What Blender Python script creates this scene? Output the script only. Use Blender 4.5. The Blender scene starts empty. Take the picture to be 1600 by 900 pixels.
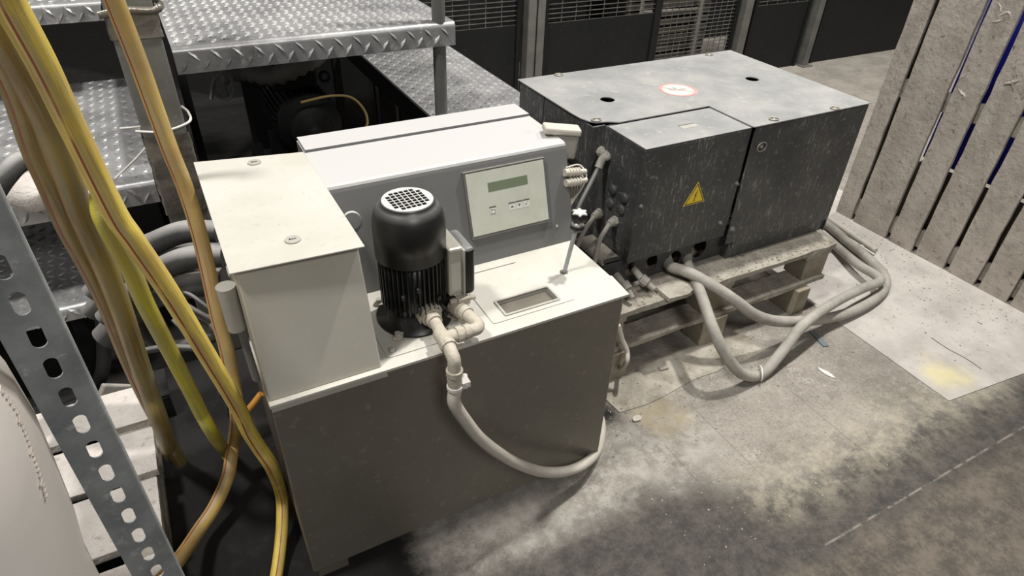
import bpy, math, random
from mathutils import Vector, Matrix
from mathutils.geometry import tessellate_polygon
PI = math.pi
R = random.Random(7)
scn = bpy.context.scene
col = scn.collection

# ------------------------------------------------------------ camera
F = 1010.6; PIT = .621748; ROL = .0414865; YAW = .514218
CAM = Vector((0, 0, 1.65))
_c, _s = math.cos(PIT), math.sin(PIT)
FW = Vector((math.sin(YAW)*_c, math.cos(YAW)*_c, -_s))
_rt = Vector((math.cos(YAW), -math.sin(YAW), 0)); _up = _rt.cross(FW)
RT = _rt*math.cos(ROL) + _up*math.sin(ROL)
UP = -_rt*math.sin(ROL) + _up*math.cos(ROL)
cd = bpy.data.cameras.new('camera'); cam = bpy.data.objects.new('camera', cd); col.objects.link(cam)
cd.lens = F*36/1600; cd.sensor_width = 36; cd.clip_start = .02; cd.clip_end = 60
m = Matrix((RT, UP, -FW)).transposed().to_4x4(); m.translation = CAM
cam.matrix_world = m
scn.camera = cam

def P(px, py, x=None, y=None, z=None, d=None):
    """point of the place seen at a reference pixel, on a known plane"""
    r = FW*F + RT*(px-800) - UP*(py-450)
    if z is not None: t = (z-CAM.z)/r.z
    elif x is not None: t = x/r.x
    elif y is not None: t = y/r.y
    else: t = d/r.length
    return CAM + r*t

# ------------------------------------------------------------ light
scn.view_settings.view_transform = 'Standard'
scn.view_settings.look = 'None'
scn.view_settings.gamma = 1
scn.view_settings.use_curve_mapping = False
scn.view_settings.exposure = 0.0
w = bpy.data.worlds.new('hall'); scn.world = w; w.use_nodes = True
bg = w.node_tree.nodes['Background']; bg.inputs[0].default_value = (1, .97, .93, 1); bg.inputs[1].default_value = .12

def area(name, loc, target, size, power, colr=(1, .96, .89)):
    l = bpy.data.lights.new(name, 'AREA'); l.shape = 'RECTANGLE'; l.size = size[0]; l.size_y = size[1]
    l.energy = power; l.color = colr
    o = bpy.data.objects.new(name, l); col.objects.link(o); o.location = loc
    o.rotation_euler = (Vector(target)-Vector(loc)).to_track_quat('-Z', 'Y').to_euler()
    return o
area('hall_and_fill_lamp', (2.9, 1.95, 5.6), (1.0, 1.3, 0), (.24, .2), 300, (1, .97, .92))
area('hall_and_fill_lamp', (-1.6, 1.2, 5.4), (.6, 1.6, 0), (.5, .5), 215, (1, .97, .93))  # unseen lamp on the left, strengthened as fill for the plank wall
area('hall_and_fill_lamp', (.4, -3.2, 4.6), (1.2, 2.2, 0), (1.6, .8), 100, (1, .97, .94))  # fill light added behind the camera, no lamp seen there
area('hall_and_fill_lamp', (5.6, 2.6, 5.4), (4.2, 2.4, 0), (.5, .5), 170, (1, .96, .90))  # added light to brighten the crate and floor behind the planks

# ------------------------------------------------------------ materials
def mat(name, base, rough=.6, metal=0.0, var=None, vscale=6, vamt=.6, spec=None, sscale=60, samt=.3, bump=.15, bscale=80, bdist=.004, ior=None, dust=None, dustamt=0.0, streak=None, trans=0):
    """base colour varied by noise; spec = small speckles; dust = deposit lying on upward faces"""
    m = bpy.data.materials.new(name); m.use_nodes = True
    nt = m.node_tree; N = nt.nodes; L = nt.links
    b = N['Principled BSDF']; b.inputs['Metallic'].default_value = metal; b.inputs['Roughness'].default_value = rough
    if trans: b.inputs['Transmission Weight'].default_value = trans
    tc = N.new('ShaderNodeTexCoord'); co = tc.outputs['Object']
    cur = None
    def noise(scale, detail=4, rgh=.6, vec=None):
        n = N.new('ShaderNodeTexNoise'); n.inputs['Scale'].default_value = scale; n.inputs['Detail'].default_value = detail
        n.inputs['Roughness'].default_value = rgh; L.new(vec or co, n.inputs['Vector']); return n.outputs['Fac']
    def ramp(sock, a, c):
        r = N.new('ShaderNodeMapRange'); r.inputs[1].default_value = a; r.inputs[2].default_value = c
        L.new(sock, r.inputs[0]); return r.outputs[0]
    def mix(f, a, c):
        x = N.new('ShaderNodeMix'); x.data_type = 'RGBA'
        if isinstance(f, float): x.inputs[0].default_value = f
        else: L.new(f, x.inputs[0])
        for s, v in ((6, a), (7, c)):
            if isinstance(v, tuple): x.inputs[s].default_value = v+(1,)
            else: L.new(v, x.inputs[s])
        return x.outputs[2]
    def mul(s, k, s2=None):
        x = N.new('ShaderNodeMath'); x.operation = 'MULTIPLY'; L.new(s, x.inputs[0])
        if s2 is None: x.inputs[1].default_value = k
        else: L.new(s2, x.inputs[1])
        return x.outputs[0]
    c = base
    if var: c = mix(mul(ramp(noise(vscale, 6), .38, .68), vamt), c, var)
    if spec: c = mix(mul(ramp(noise(sscale, 5, .75), .58, .68), samt), c, spec)
    if streak:
        mp = N.new('ShaderNodeMapping'); mp.inputs['Scale'].default_value = (130, 130, 14); L.new(co, mp.inputs[0])
        mask = mul(ramp(noise(1, 5, .7, mp.outputs[0]), .56, .68), 1, ramp(noise(5, 3), .40, .60))
        c = mix(mul(mask, .6), c, streak)
    if dust:
        g = N.new('ShaderNodeNewGeometry'); sx = N.new('ShaderNodeSeparateXYZ'); L.new(g.outputs['Normal'], sx.inputs[0])
        c = mix(mul(mul(ramp(sx.outputs[2], .42, .95), dustamt), 1, ramp(noise(9, 4), -.3, .7)), c, dust)
    if isinstance(c, tuple): b.inputs['Base Color'].default_value = c+(1,)
    else: L.new(c, b.inputs['Base Color'])
    if ior: b.inputs['Specular IOR Level'].default_value = ior
    if bump:
        bp = N.new('ShaderNodeBump'); bp.inputs['Strength'].default_value = bump; bp.inputs['Distance'].default_value = bdist
        L.new(noise(bscale, 6, .65), bp.inputs['Height']); L.new(bp.outputs[0], b.inputs['Normal'])
    m['_'] = 0
    return m

DUST = (.50, .46, .39)
M = {}
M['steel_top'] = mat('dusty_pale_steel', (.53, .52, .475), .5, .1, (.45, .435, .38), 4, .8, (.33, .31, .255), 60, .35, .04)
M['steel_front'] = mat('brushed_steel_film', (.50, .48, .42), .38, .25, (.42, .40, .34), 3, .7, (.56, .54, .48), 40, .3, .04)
M['steel_tank'] = mat('brown_grey_steel', (.20, .185, .155), .36, .35, (.155, .143, .115), 3, .8, (.36, .34, .29), 38, .4, .05)  # tank body, brown-grey and darker than the other steels
M['paint'] = mat('grey_paint', (.150, .149, .145), .45, 0, (.125, .125, .122), 4, .6, (.3, .3, .28), 70, .12, .03, dust=(.46, .458, .45), dustamt=1.5)
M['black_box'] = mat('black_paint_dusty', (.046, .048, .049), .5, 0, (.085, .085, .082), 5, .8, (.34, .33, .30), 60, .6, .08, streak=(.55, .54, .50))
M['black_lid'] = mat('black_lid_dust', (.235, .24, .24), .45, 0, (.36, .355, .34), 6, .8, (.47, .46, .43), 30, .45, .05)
M['black'] = mat('black_plastic', (.012, .012, .012), .38, 0, (.03, .03, .03), 20, .5, None, bump=.05)
M['fan'] = mat('fan_cover_black', (.010, .010, .010), .38, 0, bump=.03, dust=(.22, .22, .215), dustamt=1.1)
M['knob'] = mat('knob_black_dusty', (.010, .010, .010), .4, 0, bump=.03, dust=(.62, .60, .56), dustamt=1.6)
M['fin'] = mat('motor_casting', (.010, .010, .010), .35, .1, (.06, .06, .055), 25, .4, (.3, .28, .25), 40, .15, .1)
M['grille'] = mat('pale_grille', (.58, .58, .56), .5, .2, bump=0)
M['dustbrass'] = mat('dust_caked_brass', (.46, .42, .35), .75, 0, (.30, .27, .21), 40, .6, (.6, .57, .5), 90, .4, .5, 140)
M['dustgrey'] = mat('dust_grey_rubber', (.36, .34, .30), .75, 0, (.20, .19, .17), 12, .7, (.5, .48, .43), 60, .35, .3, 120)
M['dustgrey_light'] = mat('pale_dusty_hose', (.50, .47, .41), .7, 0, (.36, .33, .28), 14, .6, None, bump=.2)
M['bundle'] = mat('dark_dusty_rubber', (.03, .029, .028), .7, 0, (.08, .08, .075), 9, .7, None, bump=.3, dust=(.46, .45, .43), dustamt=.75)
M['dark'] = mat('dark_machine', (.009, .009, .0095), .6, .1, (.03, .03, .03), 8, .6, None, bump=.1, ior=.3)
M['darkduct'] = mat('dark_ribbed_duct', (.16, .16, .155), .6, 0, bump=.1)
M['guard'] = mat('guard_panel_black', (.009, .010, .011), .5, 0, (.014, .014, .014), 3, .6, (.10, .10, .09), 34, .15, .03, ior=.25)
M['wire'] = mat('guard_wire', (.12, .12, .115), .5, .4, (.3, .29, .27), 20, .5, bump=0)
M['frame'] = mat('guard_post_grey', (.13, .13, .12), .5, .3, (.22, .215, .19), 8, .7, bump=.05)
M['tread'] = mat('galvanised_tread', (.44, .44, .44), .36, .45, (.24, .24, .25), 6, .9, (.72, .70, .66), 30, .7, .2, 70)
M['galv'] = mat('galvanised_steel', (.40, .42, .42), .42, .35, (.20, .22, .225), 14, .9, (.62, .64, .64), 45, .6, .12)
M['post'] = mat('weathered_post', (.21, .21, .185), .5, .3, (.13, .13, .11), 9, .7, (.34, .33, .29), 40, .4, .08)
M['tape'] = mat('shiny_wrap', (.20, .18, .15), .22, .5, (.35, .32, .28), 20, .5, bump=.6, bscale=30)
M['pole'] = mat('grey_tube', (.15, .15, .14), .5, .3, (.10, .10, .095), 9, .6, bump=.05)
M['wood'] = mat('cement_coated_plank', (.47, .425, .375), .85, 0, (.33, .295, .255), 9, .9, (.10, .08, .06), 34, .8, 1.0, 32, .012)
M['wood_dusty'] = mat('dusty_pallet_wood', (.40, .37, .315), .85, 0, (.22, .195, .155), 15, .95, (.55, .52, .46), 50, .6, 1.0, 60, .008)
M['wood_raw'] = mat('raw_block_wood', (.25, .215, .155), .85, 0, (.34, .315, .25), 14, .9, (.13, .10, .06), 50, .5, .6, 60)
M['wood_pale'] = mat('white_dusted_plank', (.66, .615, .575), .85, 0, (.50, .46, .42), 7, .8, (.30, .26, .22), 30, .6, 1.0, 26, .01)
M['blue'] = mat('blue_plastic', (.04, .05, .62), .4, 0, (.03, .02, .22), 6, .8, bump=0)
M['brown'] = mat('brown_board', (.12, .105, .085), .8, 0, (.07, .06, .05), 7, .7, (.3, .28, .25), 20, .4, .2)
M['drum'] = mat('milky_plastic', (.58, .55, .52), .35, 0, (.50, .46, .43), 3, .7, (.44, .38, .33), 14, .2, .05)
M['drum_mark'] = mat('moulded_scale', (.42, .36, .32), .5, bump=0)
M['white'] = mat('white_print', (.60, .61, .56), .6, bump=0)
M['plate'] = mat('panel_face', (.52, .535, .46), .5, 0, (.44, .45, .38), 12, .7, (.38, .38, .32), 50, .3, .03)
M['lcd'] = mat('lcd_green', (.155, .19, .125), .3, bump=0)
M['ink'] = mat('dark_ink', (.09, .09, .08), .6, bump=0)
M['yellow'] = mat('warning_yellow', (.92, .66, .02), .5, bump=0)
M['red'] = mat('faded_red', (.50, .22, .20), .6, 0, (.45, .36, .34), 30, .7, bump=0)
M['cream'] = mat('faded_cream', (.60, .52, .47), .6, 0, (.50, .46, .42), 60, .6, bump=0)
M['faded'] = mat('faded_grey_print', (.34, .31, .29), .6, bump=0)
M['ring'] = mat('bare_ring_metal', (.34, .32, .28), .5, .4, bump=.1)
M['tie'] = mat('white_tie', (.62, .60, .56), .5, bump=0)
M['bluegrey'] = mat('blue_grey_plastic', (.13, .16, .18), .5, bump=0)
M['recess'] = mat('recess_grey', (.40, .39, .35), .5, .1, (.3, .3, .27), 20, .6, bump=.05)
M['orange'] = mat('orange_sleeve', (.60, .28, .05), .6, 0, bump=0)

def hose_mat(name, a, b_, grime, amt):
    m = bpy.data.materials.new(name); m.use_nodes = True
    nt = m.node_tree; N = nt.nodes; L = nt.links; b = N['Principled BSDF']; b.inputs['Roughness'].default_value = .42
    uv = N.new('ShaderNodeUVMap'); sp = N.new('ShaderNodeSeparateXYZ'); L.new(uv.outputs[0], sp.inputs[0])
    def band(c, wd, soft=.006):
        s = N.new('ShaderNodeMath'); s.operation = 'SUBTRACT'; L.new(sp.outputs[0], s.inputs[0]); s.inputs[1].default_value = c
        ab = N.new('ShaderNodeMath'); ab.operation = 'ABSOLUTE'; L.new(s.outputs[0], ab.inputs[0])
        r = N.new('ShaderNodeMapRange'); r.inputs[1].default_value = wd; r.inputs[2].default_value = wd+soft
        r.inputs[3].default_value = 1; r.inputs[4].default_value = 0; L.new(ab.outputs[0], r.inputs[0]); return r.outputs[0]
    def mix(f, x1, x2):
        x = N.new('ShaderNodeMix'); x.data_type = 'RGBA'; L.new(f, x.inputs[0])
        for s, v in ((6, x1), (7, x2)):
            if isinstance(v, tuple): x.inputs[s].default_value = v+(1,)
            else: L.new(v, x.inputs[s])
        return x.outputs[2]
    tc = N.new('ShaderNodeTexCoord')
    n = N.new('ShaderNodeTexNoise'); n.inputs['Scale'].default_value = 7; n.inputs['Detail'].default_value = 6; L.new(tc.outputs['Object'], n.inputs['Vector'])
    r = N.new('ShaderNodeMapRange'); r.inputs[1].default_value = .38; r.inputs[2].default_value = .66; r.inputs[4].default_value = amt; L.new(n.outputs['Fac'], r.inputs[0])
    mp = N.new('ShaderNodeMapping'); mp.inputs['Scale'].default_value = (14, 4, 1); L.new(uv.outputs[0], mp.inputs[0])
    n2 = N.new('ShaderNodeTexNoise'); n2.inputs['Scale'].default_value = 1.2; n2.inputs['Detail'].default_value = 7; n2.inputs['Roughness'].default_value = .7; L.new(mp.outputs[0], n2.inputs['Vector'])
    r2 = N.new('ShaderNodeMapRange'); r2.inputs[1].default_value = .46; r2.inputs[2].default_value = .60; r2.inputs[4].default_value = amt; L.new(n2.outputs['Fac'], r2.inputs[0])
    # woven cover: fine rings along the hose
    wv = N.new('ShaderNodeTexWave'); wv.wave_type = 'BANDS'; wv.bands_direction = 'Y'; wv.inputs['Scale'].default_value = 150
    wv.inputs['Distortion'].default_value = 1.2; wv.inputs['Detail'].default_value = 1; wv.inputs['Detail Scale'].default_value = 3; L.new(uv.outputs[0], wv.inputs['Vector'])
    wr = N.new('ShaderNodeMapRange'); wr.inputs[3].default_value = .28; wr.inputs[4].default_value = 0; L.new(wv.outputs['Fac'], wr.inputs[0])
    c = mix(wr.outputs[0], a, tuple(v*.45 for v in a))
    c = mix(r.outputs[0], c, b_)
    c = mix(r2.outputs[0], c, grime)
    def brk(s_, lo, hi):
        n3 = N.new('ShaderNodeTexNoise'); n3.inputs['Scale'].default_value = 11; n3.inputs['Detail'].default_value = 5; L.new(tc.outputs['Object'], n3.inputs['Vector'])
        q = N.new('ShaderNodeMapRange'); q.inputs[1].default_value = lo; q.inputs[2].default_value = hi; L.new(n3.outputs['Fac'], q.inputs[0])
        x = N.new('ShaderNodeMath'); x.operation = 'MULTIPLY'; L.new(s_, x.inputs[0]); L.new(q.outputs[0], x.inputs[1]); return x.outputs[0]
    c = mix(brk(band(.20, .030, .03), .35, .75), c, (.40, .32, .18))
    c = mix(brk(band(.25, .011, .010), .25, .5), c, (.26, .045, .015))
    c = mix(brk(band(.75, .014, .02), .4, .6), c, (.22, .09, .03))
    L.new(c, b.inputs['Base Color'])
    bp = N.new('ShaderNodeBump'); bp.inputs['Strength'].default_value = .25; bp.inputs['Distance'].default_value = .001
    L.new(wv.outputs['Fac'], bp.inputs['Height']); L.new(bp.outputs[0], b.inputs['Normal'])
    return m
M['hose_bright'] = hose_mat('yellow_hose_bright', (.86, .66, .11), (.55, .36, .07), (.36, .26, .10), .75)
M['hose_lemon'] = hose_mat('yellow_hose_lemon', (.60, .54, .04), (.40, .34, .06), (.33, .30, .17), .7)
M['hose_dirty'] = hose_mat('yellow_hose_dirty', (.33, .24, .06), (.17, .10, .025), (.24, .22, .14), 1.0)
M['hose_tan'] = hose_mat('yellow_hose_tan', (.60, .42, .11), (.36, .21, .06), (.36, .29, .17), 1.0)

# ------------------------------------------------------------ mesh helpers
class MB:
    def __init__(s): s.v = []; s.f = []; s.sm = []; s.uv = {}
    def add(s, vs, fs, smooth=False, uvs=None):
        o = len(s.v); s.v += [Vector(v) for v in vs]
        for i, f in enumerate(fs):
            if uvs: s.uv[len(s.f)] = uvs[i]
            s.f.append([o+k for k in f]); s.sm.append(smooth)
    def box(s, x0, x1, y0, y1, z0, z1, mx=None):
        vs = [Vector((x, y, z)) for z in (z0, z1) for y in (y0, y1) for x in (x0, x1)]
        if mx: vs = [mx @ v for v in vs]
        s.add(vs, [(0, 2, 3, 1), (4, 5, 7, 6), (0, 1, 5, 4), (2, 6, 7, 3), (0, 4, 6, 2), (1, 3, 7, 5)]); return s
    def cyl(s, a, b, r0, r1=None, n=20, cap=True, smooth=True):
        a = Vector(a); b = Vector(b); r1 = r0 if r1 is None else r1
        ax = (b-a).normalized(); t = Vector((0, 0, 1)) if abs(ax.z) < .9 else Vector((1, 0, 0))
        u = ax.cross(t).normalized(); w_ = ax.cross(u)
        vs = [p+(u*math.cos(k*2*PI/n)+w_*math.sin(k*2*PI/n))*r for p, r in ((a, r0), (b, r1)) for k in range(n)]
        s.add(vs, [(k, n+k, n+(k+1) % n, (k+1) % n)[::-1] for k in range(n)], smooth)
        if cap:
            s.add(vs[:n], [tuple(range(n))]); s.add(vs[n:], [tuple(range(n))[::-1]])
        return s
    def lathe(s, c, prof, n=32, axis=(0, 0, 1), smooth=True):
        """prof: (radius, distance along axis); sharp steps get their own rings"""
        ax = Vector(axis).normalized(); t = Vector((0, 0, 1)) if abs(ax.z) < .9 else Vector((1, 0, 0))
        u = t.cross(ax).normalized(); w_ = ax.cross(u); c = Vector(c)
        vs = [c+ax*h+(u*math.cos(k*2*PI/n)+w_*math.sin(k*2*PI/n))*r for r, h in prof for k in range(n)]
        fs = [(j*n+k, j*n+(k+1) % n, (j+1)*n+(k+1) % n, (j+1)*n+k) for j in range(len(prof)-1) for k in range(n)]
        s.add(vs, fs, smooth); return s
    def tube(s, pts, r, n=16, sub=8, flat=1.0, twist=0.0, cap=True, rings=None):
        pts = [Vector(p) for p in pts]
        if len(pts) > 2:
            q = [pts[0]*2-pts[1]]+pts+[pts[-1]*2-pts[-2]]; path = []
            for i in range(1, len(q)-2):
                for k in range(sub):
                    t = k/sub; a, b, c, d = q[i-1:i+3]
                    path.append(.5*((2*b)+(c-a)*t+(2*a-5*b+4*c-d)*t*t+(3*b-a-3*c+d)*t**3))
            path.append(pts[-1])
        else: path = pts
        tan = [(path[min(i+1, len(path)-1)]-path[max(i-1, 0)]).normalized() for i in range(len(path))]
        ref = Vector((0, 0, 1)) if abs(tan[0].z) < .9 else Vector((1, 0, 0))
        u = (ref-tan[0]*ref.dot(tan[0])).normalized(); vs = []; ln = [0]
        for i, p in enumerate(path):
            u = (u-tan[i]*u.dot(tan[i])).normalized(); w_ = tan[i].cross(u)
            if i: ln.append(ln[-1]+(p-path[i-1]).length)
            rr = r(i/(len(path)-1)) if callable(r) else r
            if rings: rr += rings if i % 2 else -rings
            for k in range(n):
                a = 2*PI*k/n+twist
                vs.append(p+u*math.cos(a)*rr+w_*math.sin(a)*rr*flat)
        fs = []; uvs = []
        for i in range(len(path)-1):
            for k in range(n):
                fs.append((i*n+k, i*n+(k+1) % n, (i+1)*n+(k+1) % n, (i+1)*n+k))
                uvs.append([(k/n, ln[i]), ((k+1)/n, ln[i]), ((k+1)/n, ln[i+1]), (k/n, ln[i+1])])
        s.add(vs, fs, True, uvs)
        if cap: s.add(vs[:n], [tuple(range(n))[::-1]]); s.add(vs[-n:], [tuple(range(n))])
        return s
    def sheet(s, outer, holes, t, mx=None):
        """flat plate (local xy, from z=0 up to t) with holes, moved by mx"""
        loops = [list(outer)]+[list(h) for h in holes]
        tri = tessellate_polygon([[Vector((x, y, 0)) for x, y in l] for l in loops])
        flat = [p for l in loops for p in l]; n = len(flat)
        vs = [Vector((x, y, 0)) for x, y in flat]+[Vector((x, y, t)) for x, y in flat]
        fs = []
        for a, b, c in tri:
            A, B, Cc = flat[a], flat[b], flat[c]
            if (B[0]-A[0])*(Cc[1]-A[1])-(B[1]-A[1])*(Cc[0]-A[0]) < 0: b, c = c, b
            fs.append((a+n, b+n, c+n)); fs.append((a, c, b))
        o = 0
        for li, l in enumerate(loops):
            ar = sum(l[i][0]*l[(i+1) % len(l)][1]-l[(i+1) % len(l)][0]*l[i][1] for i in range(len(l)))
            flip = (ar < 0) != (li > 0)
            for i in range(len(l)):
                j = (i+1) % len(l); q = (o+i, o+j, n+o+j, n+o+i)
                fs.append(q[::-1] if flip else q)
            o += len(l)
        if mx: vs = [mx @ v for v in vs]
        s.add(vs, fs); return s
    def build(s, name, m_, parent=None, bevel=0, seg=2):
        me = bpy.data.meshes.new(name)
        org = Vector(parent.matrix_basis.translation) if parent is not None else Vector((0, 0, 0))
        if parent is not None and parent.parent is not None: org = org + parent.parent.matrix_basis.translation
        me.from_pydata([tuple(v-org) for v in s.v], [], s.f)
        me.polygons.foreach_set('use_smooth', s.sm)
        if s.uv:
            ul = me.uv_layers.new(name='UVMap')
            for fi, uvs in s.uv.items():
                for li, uv in zip(me.polygons[fi].loop_indices, uvs): ul.data[li].uv = uv
        me.materials.append(m_); me.update()
        o = bpy.data.objects.new(name, me); col.objects.link(o)
        if parent is not None: o.parent = parent
        if bevel:
            b = o.modifiers.new('bevel', 'BEVEL'); b.width = bevel; b.segments = seg; b.limit_method = 'ANGLE'; b.angle_limit = .6
            for p in me.polygons: p.use_smooth = False
        return o

def T(x, y, z): return Matrix.Translation((x, y, z))
FRONT = Matrix(((1, 0, 0, 0), (0, 0, -1, 0), (0, 1, 0, 0), (0, 0, 0, 1)))     # local xy -> world xz, thickness towards -y
def front(x, y, z): return T(x, y, z) @ FRONT
LEFT = Matrix(((0, 0, -1, 0), (-1, 0, 0, 0), (0, 1, 0, 0), (0, 0, 0, 1)))     # local x -> -y, thickness towards -x
def circ(cx, cy, r, n=24, ry=None): return [(cx+r*math.cos(2*PI*k/n), cy+(ry or r)*math.sin(2*PI*k/n)) for k in range(n)]
def rect(x0, x1, y0, y1): return [(x0, y0), (x1, y0), (x1, y1), (x0, y1)]
def rrect(x0, x1, y0, y1, r, n=4):
    o = []
    for cx, cy, a in ((x1-r, y0+r, -PI/2), (x1-r, y1-r, 0), (x0+r, y1-r, PI/2), (x0+r, y0+r, PI)):
        o += [(cx+r*math.cos(a+PI/2*k/n), cy+r*math.sin(a+PI/2*k/n)) for k in range(n+1)]
    return o

def tag(o, label=None, cat=None, group=None, kind=None):
    if label: o['label'] = label
    if cat: o['category'] = cat
    if group: o['group'] = group
    if kind: o['kind'] = kind
    return o
def thing(name, label, cat, loc=(0, 0, 0), group=None):
    o = bpy.data.objects.new(name, None); col.objects.link(o); o.location = loc; o.empty_display_size = .1
    return tag(o, label, cat, group)

# ------------------------------------------------------------ the setting
def floor_mat():
    m = bpy.data.materials.new('dusty_hall_floor'); m.use_nodes = True
    nt = m.node_tree; N = nt.nodes; L = nt.links; b = N['Principled BSDF']; b.inputs['Roughness'].default_value = .8
    tc = N.new('ShaderNodeTexCoord'); co = tc.outputs['Object']
    def noise(scale, detail=5, rgh=.6, vec=None, outp='Fac'):
        n = N.new('ShaderNodeTexNoise'); n.inputs['Scale'].default_value = scale; n.inputs['Detail'].default_value = detail
        n.inputs['Roughness'].default_value = rgh; L.new(vec or co, n.inputs['Vector']); return n.outputs[outp]
    def M1(op, a, b_):
        x = N.new('ShaderNodeMath'); x.operation = op
        for i, v in enumerate((a, b_)):
            if isinstance(v, (int, float)): x.inputs[i].default_value = v
            else: L.new(v, x.inputs[i])
        return x.outputs[0]
    def ramp(sock, a, c, lo=0, hi=1):
        r = N.new('ShaderNodeMapRange'); r.interpolation_type = 'SMOOTHSTEP'
        for i, v in ((1, a), (2, c), (3, lo), (4, hi)): r.inputs[i].default_value = v
        L.new(sock, r.inputs[0]); return r.outputs[0]
    def mix(f, a, c):
        x = N.new('ShaderNodeMix'); x.data_type = 'RGBA'; L.new(f, x.inputs[0])
        for s, v in ((6, a), (7, c)):
            if isinstance(v, tuple): x.inputs[s].default_value = v+(1,)
            else: L.new(v, x.inputs[s])
        return x.outputs[2]
    sp0 = N.new('ShaderNodeSeparateXYZ'); L.new(co, sp0.inputs[0]); X0, Y0 = sp0.outputs[0], sp0.outputs[1]
    wob = M1('SUBTRACT', noise(5.5, 9, .75), .5); wob2 = M1('SUBTRACT', noise(6.3, 9, .75), .5)
    X = M1('ADD', X0, M1('MULTIPLY', wob, .26)); Y = M1('ADD', Y0, M1('MULTIPLY', wob2, .20))
    def rectm(x0, x1, y0, y1, s, xx=None, yy=None):
        xx = xx or X; yy = yy or Y
        a = M1('MULTIPLY', ramp(xx, x0-s, x0+s), ramp(xx, x1-s, x1+s, 1, 0))
        c = M1('MULTIPLY', ramp(yy, y0-s, y0+s), ramp(yy, y1-s, y1+s, 1, 0))
        return M1('MULTIPLY', a, c)
    c = mix(ramp(noise(4, 9, .7), .36, .64), (.36, .33, .29), (.235, .215, .185))
    c = mix(M1('MULTIPLY', ramp(noise(26, 10, .85), .50, .66), .7), c, (.47, .44, .39))
    c = mix(M1('MULTIPLY', ramp(noise(17, 10, .8), .53, .68), .5), c, (.17, .155, .135))
    c = mix(M1('MULTIPLY', ramp(noise(55, 6, .8), .60, .68), .7), c, (.15, .135, .115))
    c = mix(M1('MULTIPLY', ramp(noise(80, 8, .9), .50, .60), .6), c, (.13, .12, .10))
    c = mix(M1('MULTIPLY', ramp(noise(130, 8, .9, None), .52, .62), .55), c, (.56, .53, .47))
    def crack(scale, thin):
        n = noise(scale, 4, .55); a = N.new('ShaderNodeMath'); a.operation = 'ABSOLUTE'; L.new(M1('SUBTRACT', n, .5), a.inputs[0])
        return ramp(a.outputs[0], thin*.3, thin, 1, 0)
    crk = M1('MULTIPLY', crack(7, .006), ramp(noise(3.3, 3), .48, .58))
    c = mix(M1('MULTIPLY', crk, .55), c, (.15, .135, .115))
    c = mix(M1('MULTIPLY', M1('MULTIPLY', crack(13, .010), ramp(noise(5.1, 3), .5, .6)), .5), c, (.60, .57, .51))
    # wheel-worn dark lane and the dull lane beyond it
    dk = mix(ramp(noise(16, 12, .85), .40, .62), (.050, .046, .042), (.115, .104, .09))
    c = mix(rectm(-.6, 9, -3, .885, .085, None, M1('ADD', Y, M1('MULTIPLY', ramp(X0, .95, 1.5), .20))), c, dk)
    c = mix(M1('MULTIPLY', M1('MULTIPLY', ramp(noise(70, 8, .9), .56, .66), rectm(-.6, 9, -3, .8, .1)), .5), c, (.30, .28, .25))
    dull = mix(ramp(noise(11, 12, .85), .40, .60), (.20, .17, .135), (.085, .074, .062))
    c = mix(M1('MULTIPLY', rectm(1.0, 9, -3, .475, .035), .9), c, dull)
    c = mix(M1('MULTIPLY', rectm(1.35, 9, .500, .504, .004, None, Y0), ramp(noise(14, 6), .42, .55)), c, (.36, .33, .28))
    # creamy patches
    c = mix(M1('MULTIPLY', M1('MULTIPLY', rectm(1.25, 2.5, .62, .80, .11), ramp(noise(13, 8, .75), .38, .62)), .65), c, (.50, .45, .345))
    c = mix(M1('MULTIPLY', rectm(1.15, 1.34, 1.03, 1.17, .03), .6), c, (.46, .38, .24))
    c = mix(M1('MULTIPLY', M1('MULTIPLY', rectm(.3, 1.35, .88, 1.12, .06), ramp(noise(20, 9, .8), .44, .60)), .7), c, (.47, .45, .41))
    # joints
    for xj, a0, a1 in ((1.37, .74, 1.10), (1.17, .72, 1.0), (1.75, .62, 1.0)):
        c = mix(M1('MULTIPLY', rectm(xj-.0015, xj+.0015, a0, a1, .0025, M1('ADD', X0, M1('MULTIPLY', Y0, -.0)), Y0), .55), c, (.12, .105, .09))
    # near-black ground left of and behind the tank
    black_ground = mix(ramp(noise(11, 7, .7), .5, .75), (.007, .0065, .006), (.026, .023, .020))
    c = mix(rectm(-9, .30, -3, 2.2, .05), c, black_ground)
    c = mix(rectm(-9, 1.12, 1.15, 9, .05), c, black_ground)
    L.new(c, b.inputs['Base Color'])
    bp = N.new('ShaderNodeBump'); bp.inputs['Strength'].default_value = .8; bp.inputs['Distance'].default_value = .010
    L.new(noise(34, 12, .85), bp.inputs['Height']); L.new(bp.outputs[0], b.inputs['Normal'])
    return m
fl = MB().box(-4, 9, -2, 9, -.1, 0).build('floor', floor_mat()); tag(fl, kind='structure')

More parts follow.
